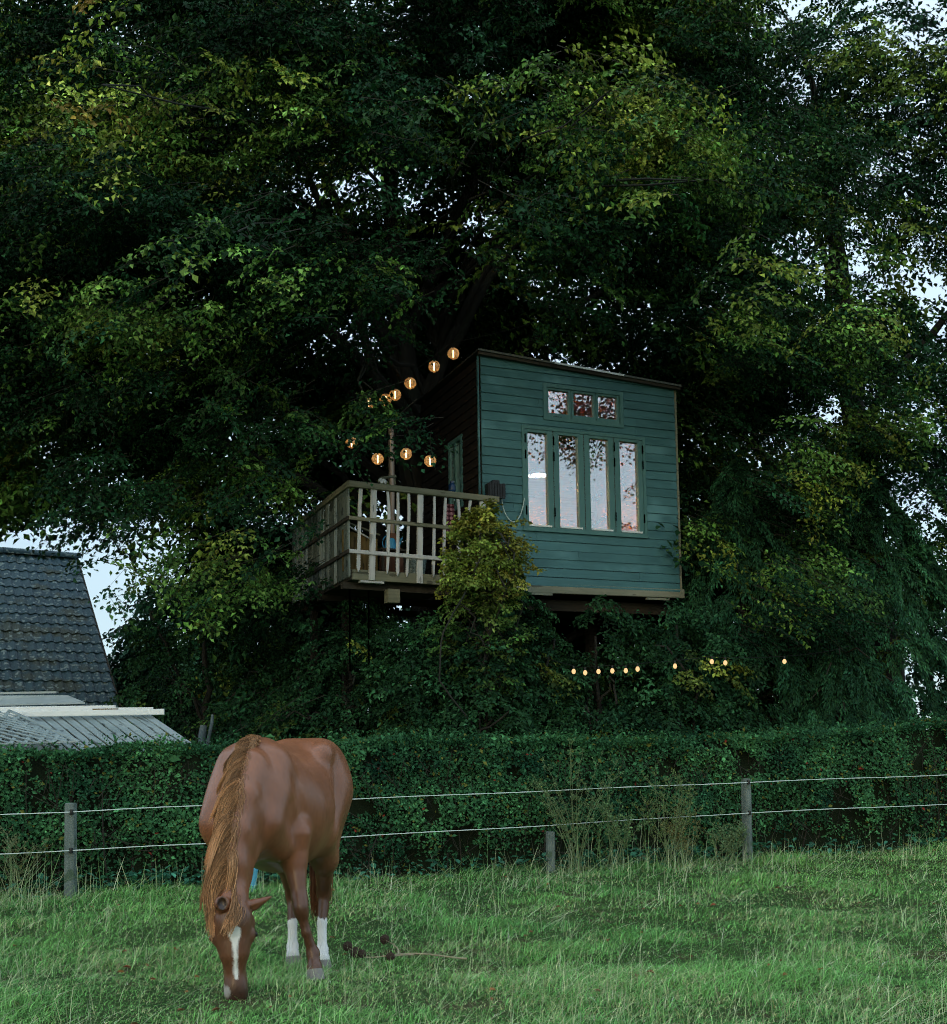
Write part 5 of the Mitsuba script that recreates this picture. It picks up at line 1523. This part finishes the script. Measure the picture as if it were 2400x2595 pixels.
sets.append(blades(np.stack([x, y, gz(x, y) - 0.006], 1), h, RW.uniform(0.0042, 0.0072, len(x)) * np.clip(y / 8, 0.9, 1.6), h * RW.uniform(0.3, 1.9, len(x)), RW.uniform(0, 2 * math.pi, len(x)), c))
NB = len(x)
part('', 'grass', tuple([sets[0][0], sets[0][1]]), 'mat_leaf', color=np.clip(sets[0][2], 0.002, 0.8), label='short green pasture grass covering the field', cat='grass', kind='stuff')
# long bents and dry stems: tufts in the field, thick along the fence, some lying down
x, y = scatter(95000, 5.4, 17.0, 1.0, 0.15)
p2 = np.stack([x, y, 0 * x], 1)
dist = np.clip(hedge_y(x) - y, 0, 20)
lush = 1.5 * np.exp(-((x + 4.9) / 0.9) ** 2) + 1.3 * np.exp(-((x - 2.1) / 1.5) ** 2) + 0.55
keep = RW.random(len(x)) < np.clip(0.13 + 0.65 * np.clip((meshkit.fbm(p2 * 1.4 + 7, 3, 76) - 0.48) / 0.12, 0, 1) * 0.5 + 0.9 * lush * np.exp(-dist / 0.55), 0, 1)
x, y, dist, lush = x[keep], y[keep], dist[keep], lush[keep]
h = RW.uniform(0.06, 0.24, len(x)) + 0.28 * np.exp(-dist / 0.6) * lush * RW.uniform(0.3, 1.2, len(x))
flat = RW.random(len(x)) < 0.68
ln_ = h * RW.uniform(0.9, 1.5, len(x)); tilt_ = np.where(flat, RW.uniform(0.9, 1.45, len(x)), np.abs(RW.normal(0, 0.5, len(x))))
lean = ln_ * np.sin(tilt_); h = ln_ * np.cos(tilt_) + 0.02
c = np.where(RW.random((len(x), 1)) < 0.55, np.array([0.44, 0.51, 0.31]), np.array([0.22, 0.38, 0.15])) * np.exp(RW.normal(0, 0.25, (len(x), 1)))
v, f, c = blades(np.stack([x, y, gz(x, y) - 0.005], 1), h, RW.uniform(0.0026, 0.0046, len(x)) * np.clip(y / 8, 0.9, 1.5), lean, RW.uniform(0, 2 * math.pi, len(x)), c, 3, 1.15)
part('', 'long_grass', (v, f), 'mat_leaf', color=np.clip(c, 0.002, 0.8), label='pale long grass stems standing and lying in the field and along the fence', cat='grass', kind='stuff')

# broad-leaved weeds at the foot of the hedge
n = 2600
s = RW.uniform(-4.5, 15, n)
w_ = np.clip(0.25 + np.exp(-((s - 1.5) / 1.5) ** 2) + np.exp(-((s - 7) / 1.3) ** 2), 0, 1)
k = RW.random(n) < w_
s = s[k]; d = 0.02 + np.abs(RW.normal(0, 0.16, len(s)))
cl = np.round(s * 3.2) / 3.2
b = FO + FD * (cl + RW.normal(0, 0.07, len(s)))[:, None] + FN * (d - 0.22)[:, None]
b[:, 2] = gz(b[:, 0], b[:, 1]) + RW.uniform(0.0, 0.22, len(s))
az = RW.uniform(0, 2 * math.pi, len(s))
L = RW.uniform(0.06, 0.13, len(s))
v, f, kk = leaves(b, np.stack([np.cos(az), np.sin(az), RW.uniform(-0.1, 0.7, len(s))], 1), np.stack([RW.normal(0, 0.4, len(s)), RW.normal(0, 0.4, len(s)), np.ones(len(s))], 1), L, L * 0.55, 0.15, True)
part('', 'hedge_foot_weeds', (v, f), 'mat_leaf', color=np.repeat(np.array([0.035, 0.135, 0.085]) * np.exp(RW.normal(0, 0.3, (len(s), 1))), kk, 0), label='low blue green broad leaved weeds at the foot of the hedge', cat='weeds', kind='stuff')

# fallen leaves
n = 130
x, y = scatter(2500)
x, y = x[:n], y[:n]
az = RW.uniform(0, 6.28, len(x)); L = RW.uniform(0.03, 0.06, len(x))
v, f, kk = leaves(np.stack([x, y, gz(x, y) + RW.uniform(0.02, 0.06, len(x))], 1), np.stack([np.cos(az), np.sin(az), 0 * az], 1), np.stack([RW.normal(0, 0.3, len(x)), RW.normal(0, 0.3, len(x)), np.ones(len(x))], 1), L, L * 0.6, 0.3, True)
cols = np.array([(0.20, 0.06, 0.03), (0.26, 0.13, 0.05), (0.14, 0.07, 0.035)])[RW.integers(0, 3, len(x))]
part('', 'fallen_leaves', (v, f), 'mat_leaf', color=np.repeat(cols, kk, 0), label='reddish brown fallen leaves lying scattered in the grass', cat='leaves', kind='stuff')


# tall wispy weeds at the fence
def weed(x, y, h, n, spread, seed, label, col=(0.10, 0.17, 0.07), leafy=0.06):
    t = thing('weed', label, 'weed')
    r = np.random.default_rng(seed)
    b0 = np.array([x, y, float(gz(x, y)) - 0.01])
    st = MB(); P, D, N = [], [], []
    for i in range(n):
        a = r.uniform(0, 6.28); l = h * r.uniform(0.6, 1.05)
        u_ = r.uniform(-1, 1)
        e = b0 + np.array([u_ * spread, math.sin(a) * 0.25 * spread, l * (1 - 0.35 * abs(u_))])
        c = bez([b0 + r.normal(0, 0.09, 3) * [1, 1, 0], b0 + (e - b0) * [0.38, 0.5, 0.55] + r.normal(0, 0.06, 3), e + np.array([math.cos(a) * 0.06, 0, -0.02])], 9)
        st.add(*tube(c, np.linspace(0.0045, 0.0015, 9), 4, False))
        for j in range(3, 9):
            for q in range(3):
                if r.random() < 0.8:
                    aa = r.uniform(0, 6.28); bl = r.uniform(0.06, 0.20) * (1.2 - j / 10)
                    ee = c[j] + np.array([math.cos(aa) * bl, math.sin(aa) * bl * 0.6, bl * r.uniform(0.5, 1.3)])
                    st.add(*tube([c[j], (c[j] + ee) / 2 + r.normal(0, 0.008, 3), ee], [0.0018, 0.0014, 0.001], 3, False))
                    for tq_ in np.linspace(0.2, 1, 6):
                        P.append(c[j] + (ee - c[j]) * tq_); D.append(r.normal(0, 1, 3) + [0, 0, 0.3]); N.append(r.normal(0, 1, 3))
            P.append(c[j]); D.append([math.cos(j * 2.4), math.sin(j * 2.4), 0.2]); N.append([0, 0, 1.0])
    P, D, N = map(np.array, (P, D, N))
    L = leafy * r.uniform(0.3, 0.7, len(P))
    v, f, k = leaves(P, D, N, L, L * 0.4, 0.1)
    scene['mat_stem'] = principled((0.14, 0.19, 0.09), 0.8)
    part(t, 'stems', st, 'mat_stem')
    part(t, 'foliage', (v, f), 'mat_leaf', color=np.repeat(np.array(col) * np.exp(r.normal(0, 0.3, (len(P), 1))), k, 0), kind='stuff')


weed(1.25, 14.45, 1.85, 18, 0.62, 801, 'tall wispy weed spreading like a fan at the short middle fence post')
weed(2.45, 14.85, 1.6, 16, 0.42, 802, 'feathery green weed between the middle and right fence posts', (0.11, 0.17, 0.06))
weed(2.72, 14.95, 0.95, 13, 0.30, 803, 'brownish tangled weed just left of the right fence post', (0.16, 0.15, 0.06))
weed(-4.95, 12.42, 0.95, 10, 0.34, 804, 'thin pale weed stalks left of the left fence post', (0.17, 0.18, 0.09), 0.03)
weed(1.75, 14.62, 1.15, 11, 0.40, 805, 'bushy green weed against the hedge just right of the fan shaped weed', (0.09, 0.17, 0.07), 0.08)
weed(3.25, 15.15, 0.75, 12, 0.32, 806, 'low bushy weed round the foot of the right fence post', (0.10, 0.17, 0.08), 0.07)
# ---------------------------------------------------------------- string lights
scene['mat_lantern'] = {'type': 'blendbsdf', 'weight': 0.6, 'a': {'type': 'null'}, 'b': {'type': 'twosided', 'bsdf': {'type': 'diffuse', 'reflectance': {'type': 'rgb', 'value': [0.78, 0.60, 0.36]}}}}
LAN = [((-0.254, 18.0, 7.827), 'topmost round amber lantern beside the top left corner of the teal wall'), ((-0.569, 18.05, 7.636), 'round amber lantern second from the top of the hanging string'),
       ((-0.96, 18.1, 7.38), 'round amber lantern third from the top, left of the teal wall'), ((-1.21, 18.15, 7.208), 'amber lantern half hidden by leaves, right one of a close pair'),
       ((-1.37, 18.2, 7.145), 'amber lantern half hidden by leaves, left one of a close pair'), ((-1.656, 18.25, 7.104), 'amber lantern nearly hidden in the leaves at the left end of the upper string'),
       ((-1.908, 18.0, 6.388), 'lone amber lantern among leaves left of the stove pipe'), ((-1.504, 18.15, 6.149), 'dim amber lantern mostly hidden just left of the stove pipe'),
       ((-1.036, 18.0, 6.187), 'round amber lantern just right of the stove pipe'), ((-0.645, 17.9, 6.039), 'round amber lantern low over the balcony, farthest right of the lower string')]
top = bez([(1.5, 18.6, 8.75), (0.55, 18.1, 8.22)] + [np.array(p) + UP * 0.17 for p, _ in LAN[:6]] + [(-2.2, 18.4, 7.2)], 70)
part('', 'light_cable', tube(top, 0.005, 4), 'mat_black', label='thin dark cable carrying the upper string of round lanterns', cat='cable')
low = bez([(-2.4, 18.1, 6.7)] + [np.array(LAN[i][0]) + UP * 0.17 for i in (6, 7, 8, 9)] + [(0.1, 17.65, 6.4)], 60)
part('', 'light_cable', tube(low, 0.005, 4), 'mat_black', label='thin dark cable carrying the lower string of round lanterns over the balcony', cat='cable')
for i, (c, lb) in enumerate(LAN):
    k = thing('lantern', lb, 'lantern', 'round amber string lanterns')
    c = np.array(c); rad = 0.097
    a = np.linspace(0.12, math.pi - 0.12, 12)
    part(k, 'globe', lathe([(rad * math.sin(q), -rad * math.cos(q) * 0.97) for q in a], c, 20), 'mat_lantern', smooth=True)
    part(k, 'cap', lathe([(0.001, 0.125), (0.012, 0.12), (0.018, 0.098), (0.018, 0.085), (0.001, 0.085)], c, 12), 'mat_black')
    part(k, 'cord', tube([c + UP * 0.12, c + UP * 0.172], 0.003, 4), 'mat_black')
    key = part(k, 'bulb', lathe([(0.001, -0.070), (0.010, -0.066), (0.011, 0.0), (0.011, 0.055), (0.001, 0.06)], c, 10), 'mat_black', smooth=True)
    scene[key]['emitter'] = {'type': 'area', 'radiance': {'type': 'rgb', 'value': [0.70, 0.46, 0.22]}}
BUL = [(1.427, 16.3, 2.535), (1.59, 16.3, 2.515), (1.781, 16.3, 2.529), (1.985, 16.35, 2.539), (2.185, 16.4, 2.543), (2.355, 16.4, 2.563), (2.929, 16.6, 2.611), (3.509, 16.8, 2.683), (3.706, 16.8, 2.663), (4.632, 17.0, 2.684)]
BL = ['first small bulb at the left end of the row', 'second small bulb from the left of the row', 'third small bulb from the left of the row', 'fourth small bulb from the left of the row', 'fifth small bulb from the left of the row', 'sixth small bulb from the left, last of the close ones',
      'seventh small bulb from the left, alone in the leaves', 'eighth small bulb, left one of the pair near the evergreens', 'ninth small bulb, right one of the pair near the evergreens', 'last small bulb at the right end among evergreen fronds']
part('', 'light_cable', tube(bez([(1.0, 16.4, 2.75)] + [np.array(p) + UP * 0.075 for p in BUL] + [(5.6, 17.0, 2.9)], 60), 0.004, 4), 'mat_black', label='thin dark cable carrying the row of small bulbs above the hedge', cat='cable')
for c, lb in zip(BUL, BL):
    k = thing('string_bulb', 'warm lit ' + lb, 'light bulb', 'small string bulbs above the hedge')
    c = np.array(c)
    part(k, 'socket', lathe([(0.001, 0.078), (0.014, 0.075), (0.016, 0.035), (0.001, 0.034)], c, 10), 'mat_black')
    key = part(k, 'bulb', lathe([(0.001, -0.040), (0.018, -0.033), (0.030, -0.010), (0.027, 0.012), (0.014, 0.033), (0.001, 0.034)], c, 14), 'mat_black', smooth=True)
    scene[key]['emitter'] = {'type': 'area', 'radiance': {'type': 'rgb', 'value': [0.072, 0.044, 0.020]}}

# blue bucket by the hedge, behind the horse
bk = thing('bucket', 'light blue ribbed bucket at the hedge foot, seen behind the neck of the horse', 'bucket')
scene['mat_bucket'] = principled((0.12, 0.42, 0.58), 0.35)
part(bk, 'body', lathe([(0.001, 0.0), (0.115, 0.0), (0.122, 0.06), (0.128, 0.064), (0.128, 0.072), (0.126, 0.08), (0.142, 0.22), (0.148, 0.224), (0.148, 0.235), (0.145, 0.24), (0.160, 0.36), (0.172, 0.362), (0.172, 0.375), (0.155, 0.375), (0.14, 0.22), (0.11, 0.012), (0.001, 0.012)], (-2.60, 12.98, -0.10), 28), 'mat_bucket', smooth=40)
an = np.linspace(0, math.pi, 14)
part(bk, 'handle', tube(np.stack([-2.60 + 0.165 * np.cos(an), 12.98 - 0.12 * np.sin(an), 0.26 - 0.05 * np.sin(an)], 1), 0.004, 5), 'mat_steel', smooth=True)

# uprooted dead thistle lying in the grass
dt = thing('dead_thistle', 'dry thistle stalk with brown burr heads lying in the grass right of the horse', 'dead plant')
scene['mat_straw'] = principled(grain((0.20, 0.175, 0.11), (0.34, 0.31, 0.21), (1, 0, 0), 30), 0.9)
scene['mat_burr'] = principled((0.040, 0.027, 0.019), 0.95)
z0 = float(gz(-0.5, 8.4)) + 0.045
st_ = [(-0.08, 8.35, z0), (-0.28, 8.38, z0 + 0.02), (-0.50, 8.42, z0 + 0.03), (-0.72, 8.42, z0 + 0.01), (-0.88, 8.45, z0 + 0.02)]
part(dt, 'stalk', tube(bez(st_, 16), np.linspace(0.0075, 0.003, 16), 7), 'mat_straw', smooth=True)
part(dt, 'branch', tube(bez([(-0.58, 8.42, z0 + 0.02), (-0.60, 8.58, z0 + 0.05), (-0.70, 8.78, z0 + 0.07)], 8), np.linspace(0.007, 0.003, 8), 6), 'mat_straw', smooth=True)
part(dt, 'branch', tube(bez([(-0.46, 8.42, z0 + 0.02), (-0.54, 8.36, z0 + 0.03), (-0.62, 8.31, z0 + 0.03)], 8), np.linspace(0.006, 0.003, 8), 6), 'mat_straw', smooth=True)
part(dt, 'branch', tube(bez([(-0.80, 8.43, z0 + 0.01), (-0.9, 8.55, z0 + 0.03), (-0.98, 8.62, z0 + 0.05)], 8), np.linspace(0.006, 0.003, 8), 6), 'mat_straw', smooth=True)
for c, rr in (((-0.965, 8.62, z0 + 0.055), 0.032), ((-0.885, 8.44, z0 + 0.04), 0.036), ((-0.84, 8.43, z0 + 0.03), 0.028), ((-0.705, 8.79, z0 + 0.075), 0.032), ((-0.625, 8.31, z0 + 0.03), 0.028)):
    m = trimesh.creation.icosphere(3, rr); v = np.array(m.vertices)
    v *= (0.82 + 0.45 * meshkit.noise(v * 150, 5)[:, None])
    part(dt, 'burr_head', (v + c, m.faces), 'mat_burr')
    for q in range(1):
        pass
# pale birch stem in the scrub at the left
bi = thing('birch_stem', 'slim pale bluish tree stem in the dark scrub above the slatted roof end', 'tree')
scene['mat_birch'] = principled(bark((0.06, 0.09, 0.10), (0.14, 0.18, 0.19)), 0.8)
part(bi, 'trunk', limb([(-4.02, 16.6, -0.1), (-4.0, 16.6, 1.0), (-3.95, 16.7, 1.85)], 0.09, 0.05, np.random.default_rng(4), 12, 0.03, 10), 'mat_birch', smooth=50)
part(bi, 'limb', limb([(-4.0, 16.6, 1.0), (-3.85, 16.5, 1.5), (-3.8, 16.6, 2.0)], 0.05, 0.02, np.random.default_rng(5), 10, 0.03, 8), 'mat_birch', smooth=50)
